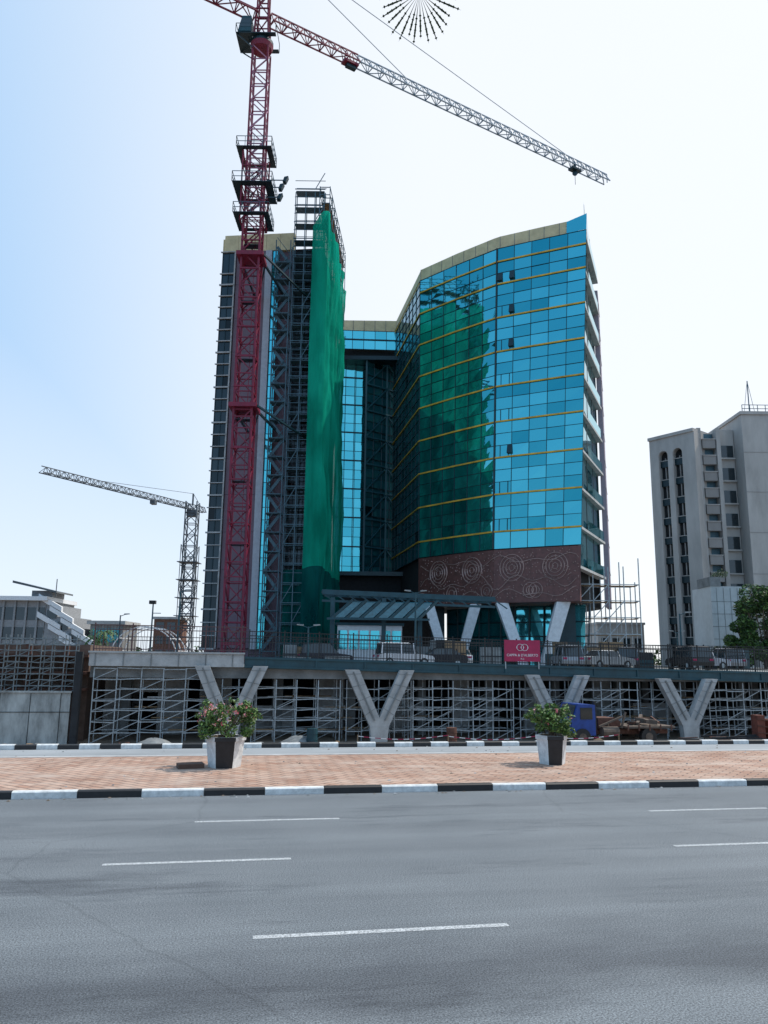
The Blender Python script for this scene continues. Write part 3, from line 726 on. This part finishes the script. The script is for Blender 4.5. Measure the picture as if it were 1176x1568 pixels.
for k in range(4):
    o=base-jd*(11.5+k*.8); g.hexa([o+Vector((-.3,-.7,-2)),o+Vector((.3,-.7,-2)),o+Vector((.3,.7,-2)),o+Vector((-.3,.7,-2)),o+Vector((-.3,-.7,.6)),o+Vector((.3,-.7,.6)),o+Vector((.3,.7,.6)),o+Vector((-.3,.7,.6))],1)
g.obj("counter_jib",[M_crane,M_conc2],tc_)
g=MB(); lattice(g,(0,0,70.2),(0,0,78.5),1.1,1.4,.16,.1,0,0)
apex=Vector((0,0,79.5))
g.beam((0,0,78.4),apex,.3)
g.beam(apex,base+jd*18+Vector((0,0,1.3)),.06,mi=1); g.beam(apex,base+jd*44+Vector((0,0,1.3)),.06,mi=1); g.beam(apex,base-jd*13,.08,mi=1)
g.obj("apex_and_pendants",[M_crane,M_crgrey],tc_)
g=MB()
o=base+jd*10.5; g.beam(o-jd*.9+Vector((0,0,-.35)),o+jd*.9+Vector((0,0,-.35)),.9,.3); g.beam(o-jd*.5+Vector((0,0,-.7)),o+jd*.7+Vector((0,0,-.7)),.5,.4,1)
o=base+jd*45.5; g.beam(o-jd*.8+Vector((0,0,-.4)),o+jd*.8+Vector((0,0,-.4)),.9,.3,1)
g.cyl((o.x,o.y-.1,o.z-.9),.35,.35,.2,10,1,'y'); g.beam(o+Vector((0,0,-.2)),o+Vector((0,0,.8)),.3,mi=1); g.beam(o+Vector((0,0,-1)),o+Vector((0,0,-2.6)),.05,mi=1)
g.obj("trolleys",[M_crane,M_mull],tc_)
dc=empty("tower_crane",(-32.9,130,0))
g=MB(); lattice(g,(0,0,-1),(0,0,29.5),1.9,1.9,.18,.12); lattice(g,(0,0,8),(0,0,22),2.5,3,.1,.09)
for z in (10,13,16,19): g.box(-1.7,1.7,-1.7,1.7,z,z+.1)
dj=Vector((-14.5,-26,0)).normalized(); b0=Vector((0,0,28.2))
lattice(g,b0-dj*3,b0+dj*30,.9,1.5,.12,.07,tri=True,hgt=.9)
g.box(-.8,.8,-.8,.8,27,28); g.beam((0,0,29),(0,0,31),.25); g.beam((0,0,31),b0+dj*20+Vector((0,0,.9)),.06); g.beam((0,0,31),b0-dj*3,.06)
o=b0+dj*9; g.box(o.x-.4,o.x+.4,o.y-.6,o.y+.6,27.5,28.1)
g.obj("structure",[mat("old_crane_grey",(.10,.12,.14),.6)],dc)
# ---------------------------------------------------------------- canopy
cp=empty("entrance_canopy")
g=MB()
for y in (71,73.5): g.beam((-5.6,y,9.4),(10.3,y-.0,8.9),.28,.45)
g.beam((-5.6,71,8.6),(10.3,71,8.2),.16,.2)
for i in range(15):
    x=-5.6+i*15.9/14; z=9.4-.5*i/14
    g.beam((x,71,z),(x,73.5,z),.14); g.beam((x,71,z-.1),(x+1.1,71,z-.85),.1)
for i in range(7):
    x=-4.4+i*1.3; g.beam((x+1.6,71,8.7),(x-.2,69.5,6.9),.12,.22)
g.beam((-5.0,69.5,6.9),(4.2,69.5,6.9),.18)
for x in (-4.6,0.1,3.4): g.box(x-.2,x+.2,70.9,71.4,2.86,8.9)
g.obj("steel_frame",[M_teal],cp)
g=MB()
for i in range(6):
    x=-4.4+i*1.3
    g.face([(x+.1,69.6,7.02),(x+.95,69.6,7.02),(x+2.5,70.95,8.55),(x+1.7,70.95,8.55)],0,.8)
g.obj("glass_panels",[mat("canopy_glass",(.035,.13,.16),.15,var=.3)],cp)
g=MB(); g.box(-4.4,1.9,76,79,2.86,6.6,0)
for i in range(6): g.box(-4.3+i*1.05,-4.3+i*1.05+.85,75.96,75.999,4.3,6.1,1)
g.box(-4.6,2.1,75.9,79.1,6.61,6.85,2); g.obj("site_office_cabin",[M_white,G_blue,M_teal])
g=MB()
for k in range(26):
    s=U(3,44); t=U(61,68); q=UX*s+NX*t; w=U(.3,1.1); h=U(.6,2.3); an=RA+U(-.3,.3); c,sn=math.cos(an)*w,math.sin(an)*w
    mi=random.randrange(4)
    g.hexa([(q.x-c,q.y-sn,2.86),(q.x+c,q.y+sn,2.86),(q.x+c-sn*.6,q.y+sn+c*.6,2.86),(q.x-c-sn*.6,q.y-sn+c*.6,2.86),(q.x-c,q.y-sn,2.86+h),(q.x+c,q.y+sn,2.86+h),(q.x+c-sn*.6,q.y+sn+c*.6,2.86+h),(q.x-c-sn*.6,q.y-sn+c*.6,2.86+h)],mi)
    g.beam((q.x-c,q.y-sn-.02,2.9+h/2),(q.x+c,q.y+sn-.02,2.9+h/2),.05,.08,3)
g.obj("stacked_site_materials",[M_conc2,M_teal,M_wood,M_dark])
# ---------------------------------------------------------------- cars
def car(name,s,t,z,rot,col,suv=False):
    p=UX*s+NX*t; e=empty(name,(p.x,p.y,z),RA+rot)
    body=mat("car_paint",col,.25,metal=.3,var=.03); H=1.75 if suv else 1.42; W=.88
    g=MB()
    prof=[(-2.2,.32),(2.2,.32),(2.25,.62),(2.1,.82),(1.1,.95),(-1.75,.98),(-2.2,.9),(-2.28,.6)]
    g.extr_y(prof,-W,W,0)
    if suv: lo=[(-2.1,.96),(1.05,.96)];hi=[(-1.95,H),(.3,H)]
    else: lo=[(-1.75,.96),(1.05,.94)];hi=[(-1.1,H),(.25,H)]
    w2=W*.78
    g.hexa([(lo[0][0],-W*.95,.95),(lo[1][0],-W*.95,.95),(lo[1][0],W*.95,.95),(lo[0][0],W*.95,.95),(hi[0][0],-w2,H),(hi[1][0],-w2,H),(hi[1][0],w2,H),(hi[0][0],w2,H)],1)
    g.hexa([(hi[0][0]-.05,-w2-.02,H+.002),(hi[1][0]+.05,-w2-.02,H+.002),(hi[1][0]+.05,w2+.02,H+.002),(hi[0][0]-.05,w2+.02,H+.002),(hi[0][0]+.1,-w2+.1,H+.06),(hi[1][0]-.1,-w2+.1,H+.06),(hi[1][0]-.1,w2-.1,H+.06),(hi[0][0]+.1,w2-.1,H+.06)],0)
    for x in (lo[0][0]*.5+hi[0][0]*.5,-.45,.62):
        for sg in (-1,1): g.beam((x,sg*W*.96,.96),(x*.9 if x>0 else x*.95,sg*(w2+.015),H),.08,mi=0)
    for x in (-1.4,1.4):
        for y in (-W-.02,W-.2):
            g.cyl((x,y,.33),.33,.33,.22,16,2,'y'); g.cyl((x,y-.01 if y<0 else y+.03,.33),.19,.19,.2,10,3,'y')
    g.box(2.14,2.26,-.75,-.45,.6,.75,3); g.box(2.14,2.26,.45,.75,.6,.75,3); g.box(-2.29,-2.2,-.8,-.5,.7,.85,4); g.box(-2.29,-2.2,.5,.8,.7,.85,4)
    g.obj("body",[body,M_glassdark,M_black,M_steel,M_sign],e)
for s,t,r,c,sv in ((12.5,60,.1,(.6,.6,.62),True),(15.8,62,3.1,(.02,.02,.025),False),(26,60,1.4,(.25,.26,.28),True),(30,61,.2,(.4,.4,.4),False),(33,64,1.3,(.05,.06,.08),True),(38,60,.1,(.45,.46,.5),False),(35,57.0,1.5,(.03,.03,.03),True),(7,66,.0,(.03,.03,.04),True),(18.5,66,1.5,(.65,.65,.65),False),(41.5,62,1.4,(.3,.3,.32),True)):
    car("parked_car",s,t,2.86,r,c,sv)
# ---------------------------------------------------------------- truck
p=UX*20.9+NX*43.9; e=empty("flatbed_truck",(p.x,p.y,-1.36),RA+.05)
M_blue=mat("truck_blue",(.012,.05,.24),.45,var=.3); M_bed=mat("truck_bed_brown",(.12,.09,.07),.8,var=.4,scale=3)
g=MB()
g.extr_y([(-2.2,.6),(-.75,.6),(-.75,2.3),(-1.8,2.35),(-2.1,1.6),(-2.25,1.45)],-1.05,1.05,0)
g.box(-1.7,-.95,-1.08,-1.051,1.5,2.15,1); g.face([(-2.12,-.9,1.65),(-2.12,.9,1.65),(-1.85,.85,2.28),(-1.85,-.85,2.28)],1)
g.box(-2.35,-2.15,-1.1,1.1,.45,.75,2); g.box(-.75,-.6,-.9,-.7,.9,2.5,2)
g.obj("cab",[M_blue,M_glassdark,M_black],e)
g=MB(); g.beam((-2.3,-.45,.75),(4.2,-.45,.75),.12,.25,mi=1); g.beam((-2.3,.45,.75),(4.2,.45,.75),.12,.25,mi=1)
g.box(1.2,4.3,-1.15,1.15,.98,1.10,0); 
for k in range(5): g.box(1.2+k*.7,1.28+k*.7,-1.18,-1.151,.85,1.2,1)
g.box(-.4,.7,-.7,.6,.95,1.55,1); g.cyl((-.3,-.9,.8),.28,.28,1.0,12,0,'x'); g.cyl((.9,-.5,1.2),.25,.25,1.0,12,1,'y'); g.beam((-.5,-1,1.1),(1.0,-1,1.65),.1,mi=0); g.beam((.9,-1,1.0),(1.2,-1,1.9),.1,mi=0)
for k in range(9): 
    x=U(-.2,3.6); g.beam((x,U(-1,0),U(1.15,1.5)),(x+U(.3,1),U(-1,.8),U(1.15,1.6)),U(.08,.25),mi=random.choice((0,1)))
g.obj("flatbed",[M_bed,M_rust],e)
g=MB()
for x in (-1.6,2.6,):
    for y in (-1.12,.82):
        g.cyl((x,y,.5),.5,.5,.3,20,0,'y'); g.cyl((x,y-.02,.5),.24,.2,.34,12,1,'y')
g.obj("wheels",[M_black,M_bed],e)
p=UX*28+NX*43.2
g=MB()
for k in range(46):
    x=U(-3,4.2); y=U(-.8,.8); z=U(0,.4); a=U(-.15,.15); l=U(1,3); g.beam((x,y,z),(x+l*math.cos(a),y+l*math.sin(a),z+U(-.1,.15)),U(.05,.14),mi=random.choice((0,1,1,2,3)))
g.obj("timber_and_steel_pile",[M_wood,M_rust,M_conc2,M_dark],loc=(p.x,p.y,-1.33),rz=RA)
p=UX*31.1+NX*43.2
g=MB(); g.box(-.5,.0,-.3,.3,0,1.7,0); g.box(.25,.8,-.3,.3,0,1.45,0); g.box(-.6,.9,-.35,.35,-.02,.12,1)
for k in range(4): g.beam((-.55,-.33,.3+k*.4),(.85,-.33,.25+k*.35),.05,mi=1)
g.obj("rusty_formwork_panel",[mat("rust_red",(.14,.04,.025),.8,var=.4),M_rust],loc=(p.x,p.y,-1.35),rz=RA)
g=MB()
for k in range(260):
    s=U(-12,34); t=U(37,45); q=UX*s+NX*t; w=U(.08,.3); h=U(.05,.26)
    cx,cy=q.x,q.y; ring=[(cx+w*math.cos(a+U(-.3,.3)),cy+w*math.sin(a+U(-.3,.3))) for a in (0,1.57,3.14,4.71)]
    g.hexa([(x,y,-1.4) for x,y in ring]+[(cx+(x-cx)*U(.4,.9),cy+(y-cy)*U(.4,.9),-1.36+h) for x,y in ring],random.choice((0,0,1,2)))
g.obj("rubble",[M_conc2,M_wood,M_rust])
def mound(name,s,t,r,h,m):
    g=MB(); n=18; rings=6; P=[]
    for i in range(rings+1):
        k=i/rings; P.append([Vector((r*(1-k)*math.cos(a*6.283/n)*U(.88,1.1),r*.6*(1-k)*math.sin(a*6.283/n)*U(.88,1.1),h*math.sin(k*1.57)*U(.92,1.05))) for a in range(n)])
    for i in range(rings):
        for a in range(n): g.face([P[i][a],P[i][(a+1)%n],P[i+1][(a+1)%n],P[i+1][a]])
    q=UX*s+NX*t; g.obj(name,[m],loc=(q.x,q.y,-1.37),rz=RA)
mound("sand_heap",3.4,45.0,1.2,.5,M_conc2); mound("sand_heap",-4.4,44.6,1.2,.45,M_conc2); mound("sand_heap",23,45,2.5,.4,M_soil)
g0=MB(); g0.cyl((0,0,0),.3,.3,.9,16,0); 
for zz in (.28,.6): g0.cyl((0,0,zz),.32,.32,.04,16,0)
for i,(s,t) in enumerate(((4.1,44.6),(12.2,44.8))):
    q=UX*s+NX*t; o=g0.obj("oil_drum",[M_rust if i%2 else M_teal],loc=(q.x,q.y,-1.36))
g=MB(); L_=[(5,33.4),(9,33.6),(13,33.5),(17,33.7)]
def tz(t): return gz(t)
for s,t in L_: g.box(s-.02,s+.02,t-.02,t+.02,tz(t),tz(t)+.65,1)
for i in range(len(L_)-1):
    a,b=L_[i],L_[i+1]
    for k in range(16):
        f0,f1=k/16,(k+1)/16; sag=lambda f:-.15*math.sin(f*3.14)
        g.beam((a[0]+(b[0]-a[0])*f0,a[1]+(b[1]-a[1])*f0,tz(a[1])+.6+sag(f0)),(a[0]+(b[0]-a[0])*f1,a[1]+(b[1]-a[1])*f1,tz(a[1])+.6+sag(f1)),.01,.03,mi=k%2*2)
g.obj("caution_tape",[M_white,M_wood,M_sign],rz=RA)
# ---------------------------------------------------------------- street lamps
def lamp(x,y,z0,h,dbl=True):
    e=empty("street_lamp",(x,y,z0)); g=MB()
    g.cyl((0,0,0),.11,.06,h,10,0); g.cyl((0,0,0),.2,.18,.5,10,0)
    for sg in ((-1,1) if dbl else (1,)):
        g.beam((0,0,h-.1),(sg*.5,0,h+.1),.06); g.hexa([(sg*.4,-.12,h+.05),(sg*.95,-.1,h+.12),(sg*.95,.1,h+.12),(sg*.4,.12,h+.05),(sg*.4,-.08,h+.18),(sg*.9,-.06,h+.2),(sg*.9,.06,h+.2),(sg*.4,.08,h+.18)],1)
    g.obj("pole",[M_teal,M_conc2],e)
lamp(2.7,64,2.86,6.0); lamp(-5.9,62,2.86,3.0); lamp(-17.3,66,2.86,6.0,False); lamp(24.5,64,2.86,4.5,False); lamp(34,90,2.86,4,True); lamp(-27,80,0,7.5,False)
# ---------------------------------------------------------------- RIGHT CONCRETE BUILDINGS
M_bc=mat("weathered_concrete",(0.43,0.40,0.37),.85,var=.22,scale=.35,bump=.1,stretch=(1,1,.3))
M_bc2=mat("weathered_concrete_dark",(0.27,0.25,0.235),.85,var=.15,scale=.4,stretch=(1,1,.3))
rb=empty("concrete_office_block",(43,121,0),math.atan2(-6,4.7))
Lf=7.62; slots=((1.55,3.15),(4.05,5.65)); top=38.7
g=MB()
for a,b in ((0,1.55),(3.15,4.05),(5.65,Lf)): g.box(a,b,0,.9,-1.4,top,0)
for a,b in slots:
    c=(a+b)/2;r=(b-a)/2; zc=35.8; n=8
    for i in range(n):
        t0=math.pi*i/n;t1=math.pi*(i+1)/n
        p0=(c-r*math.cos(t0),zc+r*math.sin(t0));p1=(c-r*math.cos(t1),zc+r*math.sin(t1))
        g.extr_y([p0,p1,(p1[0],top),(p0[0],top)],0,.9,0)
g.box(0,Lf,.91,8,-1.4,top-.4,1)
g.box(-.15,Lf+.15,-.2,8,top+.002,top+.5,0)
g.box(Lf+.001,Lf+.2,0,8,-1.4,top-.002,0)
for a,b in slots:
    for k in range(11):
        z=3+k*3.1; g.box(a,b,.5,.9,z,z+1.0,2); g.box(a,b,.42,.499,z+1.0,z+1.12,0)
    g.box((a+b)/2-.05,(a+b)/2+.05,.6,.9,-1,35.5,0)
g.obj("walls",[M_bc,M_dark,M_mull],rb)
ob=empty("stepped_office_block")
g=MB()
g.box(48.9,54,117,130,-1.4,38.6,1)
g.box(48.7,49.3,115.8,116.99,-1.4,39.5,0)
for k in range(13):
    z=5+k*2.6; g.box(49.4,51.4,115.6,116.99,z,z+1.35,1); g.box(49.35,51.45,115.5,117,z+1.36,z+1.5,0); g.box(49.4,51.4,116.6,116.98,z+1.51,z+2.55,3)
g.box(51.5,52.1,115.4,116.99,-1.4,39.4,0)
g.box(52.1,54.6,116.4,116.98,-1.4,39.4,0)
for k in range(9):
    z=6+k*3.6; g.box(52.3,54.4,116.3,116.39,z,z+2.0,2); g.box(52.2,54.5,115.9,116.399,z-.25,z-.02,0)
g.box(54.7,75,113.5,130,-1.4,41.0,0); g.box(54.5,75,113.3,130,41.003,41.5,0)
for k in range(6): g.box(54.69,75.1,113.46,113.499,4+k*6.2,4.06+k*6.2,1)
for k in range(9): g.beam((55+k*1.2,113.6,41.5),(55+k*1.2,113.6,42.6),.08,mi=3)
g.beam((55,113.6,42.6),(65,113.6,42.6),.08,mi=3); g.beam((55,113.6,42.0),(65,113.6,42.0),.08,mi=3)
g.beam((56.8,115,41.5),(56.8,115,47),.12,mi=3); g.beam((56.8,115,47),(56.0,115,42),.05,mi=3); g.beam((56.8,115,47),(57.6,115,42),.05,mi=3)
g.obj("walls",[M_bc,M_bc2,M_glassdark,M_steelb],ob)
ab=empty("tiled_annex"); g=MB(); g.box(42.5,47.5,100,106,-1.4,13.2,0)
for k in range(8): g.box(42.48,47.52,99.97,99.999,k*1.6,k*1.6+.06,1)
for k in range(5): g.box(43.2+k*.9,43.25+k*.9,99.965,99.998,-1,13,1)
g.box(42.4,43.8,99.9,104,13.21,14.4,1)
g.obj("walls",[mat("tile_white",(.42,.46,.47),.5,var=.15,scale=.6),M_conc2],ab)
g=MB(); g.box(37,45,134,145,-1.4,9.7,0); g.box(36.8,45.2,133.8,145,9.71,10.1,0)
for k in range(4): g.box(37.6+k*1.9,38.7+k*1.9,133.95,133.999,5.5,7.4,1)
g.obj("low_beige_building",[M_bc,M_glassdark])
# ---------------------------------------------------------------- LEFT BUILDINGS
mb_=empty("modern_stepped_building"); g=MB()
g.box(-75,-56.5,130,142,-1.4,12.3,0); g.box(-76,-56,129,142,12.31,13.0,1)
for k in range(3): g.box(-75,-56.6,129.95,129.999,2.5+k*3.3,4.6+k*3.3,2)
for k in range(10): g.box(-75+k*1.9,-74.7+k*1.9,129.7,129.94,-1.4,12.3,0)
for k in range(4):
    x=-56.4+k*2; zt=11.6-k*1.9
    g.box(x,x+2.0,130,140,-1.4,zt,0)
    for dz in (0,-3.0):
        g.hexa([(x-1.2,129.4,zt+1.0+dz),(x+2.8,129.4,zt-1.2+dz),(x+2.8,130,zt-1.2+dz),(x-1.2,130,zt+1.0+dz),(x-1.2,129.4,zt+1.9+dz),(x+2.8,129.4,zt-.3+dz),(x+2.8,130,zt-.3+dz),(x-1.2,130,zt+1.9+dz)],1)
    g.box(x+.2,x+1.8,129.9,129.99,zt-2.2,zt-.8,2)
g.hexa([(-62,129,15.2),(-54.5,129,13.6),(-54.5,136,13.6),(-62,136,15.2),(-62,129,15.6),(-54.5,129,13.9),(-54.5,136,13.9),(-62,136,15.6)],2)
g.box(-59.5,-56,131,136,13.01,14.1,0); g.beam((-55,130,13),(-55,130,16),.12,mi=2)
g.obj("walls",[mat("modern_building_wall",(.27,.28,.29),.8,var=.2),M_white,M_glassdark],mb_)
g=MB(); g.box(-49.5,-44,132,140,-1.4,8.6,0); g.box(-50,-43.5,131.5,140,8.61,9.2,1); g.box(-49,-44.4,131.96,131.999,5.6,7.9,2); g.obj("flat_roofed_building",[M_conc2,M_conc,G_dark])
g=MB(); g.box(-37.6,-33.6,128,134,-1.4,9.4,0)
for k in range(4): g.box(-37.2,-35.9,127.95,127.999,1+k*2.2,2.3+k*2.2,1); g.box(-35.4,-34.1,127.95,127.999,1+k*2.2,2.3+k*2.2,1)
g.box(-37.9,-33.3,127.8,134.2,9.41,9.8,2); g.obj("brick_tower_block",[mat("brown_brick",(.16,.08,.055),.9,var=.3,scale=3),M_glassdark,M_conc])
g=MB()
for k in range(3):
    y=118+k*3
    pts=[Vector((-36+ -5*math.cos(t*math.pi/14),y,3.2+4.6*math.sin(t*math.pi/14))) for t in range(15)]
    for i in range(14): g.beam(pts[i],pts[i+1],.14)
for t in range(1,14,2): g.beam((-36-5*math.cos(t*math.pi/14),118,3.2+4.6*math.sin(t*math.pi/14)),(-36-5*math.cos(t*math.pi/14),124,3.2+4.6*math.sin(t*math.pi/14)),.1)
g.obj("arched_steel_frame",[M_white])
g=MB(); g.cyl((-33.2,112,0),.16,.1,11,8,0); g.box(-33.7,-32.8,111.6,112.2,10.8,11.3,1); g.beam((-33.2,112,9.5),(-32,112,9.5),.1); g.obj("camera_mast",[M_steelb,M_black])
# ---------------------------------------------------------------- TREES
def tree(x,y,h,r,n,z0=-1.35,leaf=.4):
    e=empty("broadleaf_tree",(x,y,z0)); g=MB(); g.cyl((0,0,0),.28,.16,h*.5,10)
    cs=[]
    for k in range(16):
        a=U(0,6.28); q=Vector((math.cos(a)*r*U(.2,.8),math.sin(a)*r*U(.2,.8),h*U(.38,.9))); g.beam((0,0,h*U(.3,.48)),q,.1); cs.append(q)
    g.obj("trunk",[M_bark],e); f=MB()
    for q in cs+[Vector((0,0,h*.8))]: clump(f,q,r*U(.34,.55),n,leaf,(0,0,2,2,1),.8)
    f.obj("crown",[M_leaf1,M_leaf2,M_leafd],e)
tree(40.9,88,12.0,2.0,420,leaf=.35); tree(43.5,89,14.4,2.8,480,leaf=.38); tree(46.8,91,13.0,3,350); tree(39.2,90,7.6,1.5,300,leaf=.3)
f=MB(); 
for k in range(5): clump(f,(43.4+k*.3,100.6,14.6+U(0,.5)),.5,120,.2,(0,1),.9)
f.obj("roof_shrub",[M_leaf1,M_leafd])
def fanpalm_small(x,y,h):
    e=empty("small_palm_tree",(x,y,-1.3)); g=MB(); g.cyl((0,0,0),.2,.14,h,8); g.obj("trunk",[M_bark],e); f=MB()
    for k in range(16):
        a=k*.3927+U(-.2,.2); el=U(-.2,.9); prev=Vector((0,0,h))
        for i in range(7):
            nx=prev+Vector((math.cos(a)*math.cos(el),math.sin(a)*math.cos(el),math.sin(el)))*.38; el-=.24
            side=Vector((-math.sin(a),math.cos(a),-.4))*.38
            f.face([prev,nx,nx+side]);f.face([prev,nx,nx-side+Vector((0,0,-.3))]); prev=nx
    f.obj("fronds",[M_leaf1],e)
fanpalm_small(-43.5,122,8.2); fanpalm_small(-46,126,7.4)
f=MB()
for k in range(150):
    x=-260+k*3.6+U(-1,1); y=U(230,260)
    clump(f,(x,y,U(1.5,4.5)),U(3,5.5),60,1.7,(0,1,1),.8)
f.obj("distant_trees",[M_leaf1,M_leafd])
# ---------------------------------------------------------------- near palm (above camera)
pt_=empty("fan_palm_tree",(1.4,-1.3,0)); g=MB(); n=14
for k in range(18): g.cyl((0,0,k*.5),.2+.03*((k%2)),.19,.5,14)
g.obj("trunk",[M_bark],pt_); f=MB()
def fan(o,hub,axis,nrm,rad,nl=26,spread=155,wd=.02,th=False):
    hub=Vector(hub);axis=Vector(axis).normalized();nrm=Vector(nrm).normalized(); sd=axis.cross(nrm).normalized(); nrm=sd.cross(axis)
    f.beam(o,hub,.035,.02)
    for i in range(nl):
        an=math.radians(-spread+2*spread*i/(nl-1)+U(-2,2)); d=(axis*math.cos(an)+sd*math.sin(an)).normalized(); w=d.cross(nrm).normalized()
        L=rad*U(.86,1.03); tip=hub+d*L-Vector((0,0,.10*L))
        m0=hub+(tip-hub)*.35; m1=hub+(tip-hub)*.75
        f.face([hub,m0+w*wd*.35,m1+w*wd,tip,m1-w*wd,m0-w*wd*.35])
        if th:
            for q in (.45,.56,.67,.78,.89):
                b=hub+(tip-hub)*q
                for s_ in (-1,1): f.face([b,b+d*.010+w*s_*(wd+.0035),b+d*.018])
fan(Vector((0,0,9)),(0.19-1.4,4.3+1.3,7.67),(0,.75,-.66),(0,-.7,-.7),.28,30,165,.006,True)
for k in range(13):
    a=math.radians(150+k*18+U(-5,5)); el=U(-.3,.7); d=Vector((math.cos(a)*math.cos(el),math.sin(a)*math.cos(el),math.sin(el)))
    fan(Vector((0,0,9)),Vector((0,0,9))+d*1.3,d,Vector((0,0,1)),.8)
f.obj("fan_leaves",[M_leafd],pt_)
# ---------------------------------------------------------------- world, sun, camera
AZ=math.radians(66); EL=math.radians(56)
w=bpy.data.worlds.new("World"); sc.world=w; w.use_nodes=True; nt=w.node_tree; N=nt.nodes; L=nt.links; bg=N["Background"]
sk=N.new("ShaderNodeTexSky"); sk.sky_type='NISHITA'; sk.sun_disc=False; sk.sun_elevation=EL; sk.sun_rotation=AZ
sk.air_density=1.0; sk.dust_density=1.2; sk.ozone_density=1.5; sk.altitude=300
STR=.15
tc=N.new("ShaderNodeTexCoord")
dot=N.new("ShaderNodeVectorMath"); dot.operation='DOT_PRODUCT'; L.new(tc.outputs["Generated"],dot.inputs[0]); dot.inputs[1].default_value=(.90,.22,.10)
mr=N.new("ShaderNodeMapRange"); mr.interpolation_type='SMOOTHSTEP'; mr.inputs[1].default_value=-.50; mr.inputs[2].default_value=.30; L.new(dot.outputs["Value"],mr.inputs[0])
sx=N.new("ShaderNodeSeparateXYZ"); L.new(tc.outputs["Generated"],sx.inputs[0])
mz=N.new("ShaderNodeMapRange"); mz.interpolation_type='SMOOTHSTEP'; mz.inputs[1].default_value=0.0; mz.inputs[2].default_value=.68; mz.inputs[3].default_value=.80; mz.inputs[4].default_value=0.0; L.new(sx.outputs[2],mz.inputs[0])
my=N.new("ShaderNodeMapRange"); my.inputs[1].default_value=-.6; my.inputs[2].default_value=.5; my.inputs[3].default_value=.4; my.inputs[4].default_value=1.0; L.new(sx.outputs[1],my.inputs[0])
mzz=N.new("ShaderNodeMath"); mzz.operation='MULTIPLY'; L.new(mz.outputs[0],mzz.inputs[0]); L.new(my.outputs[0],mzz.inputs[1])
mxx=N.new("ShaderNodeMath"); mxx.operation='MULTIPLY'; L.new(mr.outputs[0],mxx.inputs[0]); L.new(my.outputs[0],mxx.inputs[1])
mx_=N.new("ShaderNodeMath"); mx_.operation='MAXIMUM'; L.new(mzz.outputs[0],mx_.inputs[0]); L.new(mxx.outputs[0],mx_.inputs[1])
hz=N.new("ShaderNodeMix"); hz.data_type='RGBA'; L.new(mx_.outputs[0],hz.inputs[0])
hz.inputs[6].default_value=(.26,.60,1.02,1); hz.inputs[7].default_value=(1.04,1.08,1.12,1)
for s_ in (6,7):
    c=hz.inputs[s_].default_value; hz.inputs[s_].default_value=(c[0]/STR,c[1]/STR,c[2]/STR,1)
fm=N.new("ShaderNodeMix"); fm.data_type='RGBA'; fm.inputs[0].default_value=.85; L.new(sk.outputs[0],fm.inputs[6]); L.new(hz.outputs[2],fm.inputs[7])
L.new(fm.outputs[2],bg.inputs[0]); bg.inputs[1].default_value=STR
sl=bpy.data.lights.new("sun",'SUN'); sl.energy=4.0; sl.angle=math.radians(.6); sl.color=(1,.95,.88)
so=bpy.data.objects.new("sun",sl); sc.collection.objects.link(so)
dirv=Vector((math.sin(AZ)*math.cos(EL),math.cos(AZ)*math.cos(EL),math.sin(EL)))
so.rotation_euler=dirv.to_track_quat('Z','Y').to_euler(); so.location=dirv*100
cd=bpy.data.cameras.new("camera"); cd.sensor_fit='VERTICAL'; cd.sensor_height=36; cd.lens=36*1180/1568; cd.clip_end=6000; cd.clip_start=.05
co=bpy.data.objects.new("camera",cd); sc.collection.objects.link(co); co.location=(0,0,3.4)
Mx=Matrix.Rotation(math.radians(100.8),3,'X')@Matrix.Rotation(math.radians(.7),3,'Z')
co.rotation_euler=Mx.to_euler(); sc.camera=co
sc.view_settings.view_transform='Standard'; sc.view_settings.look='None'; sc.view_settings.exposure=0
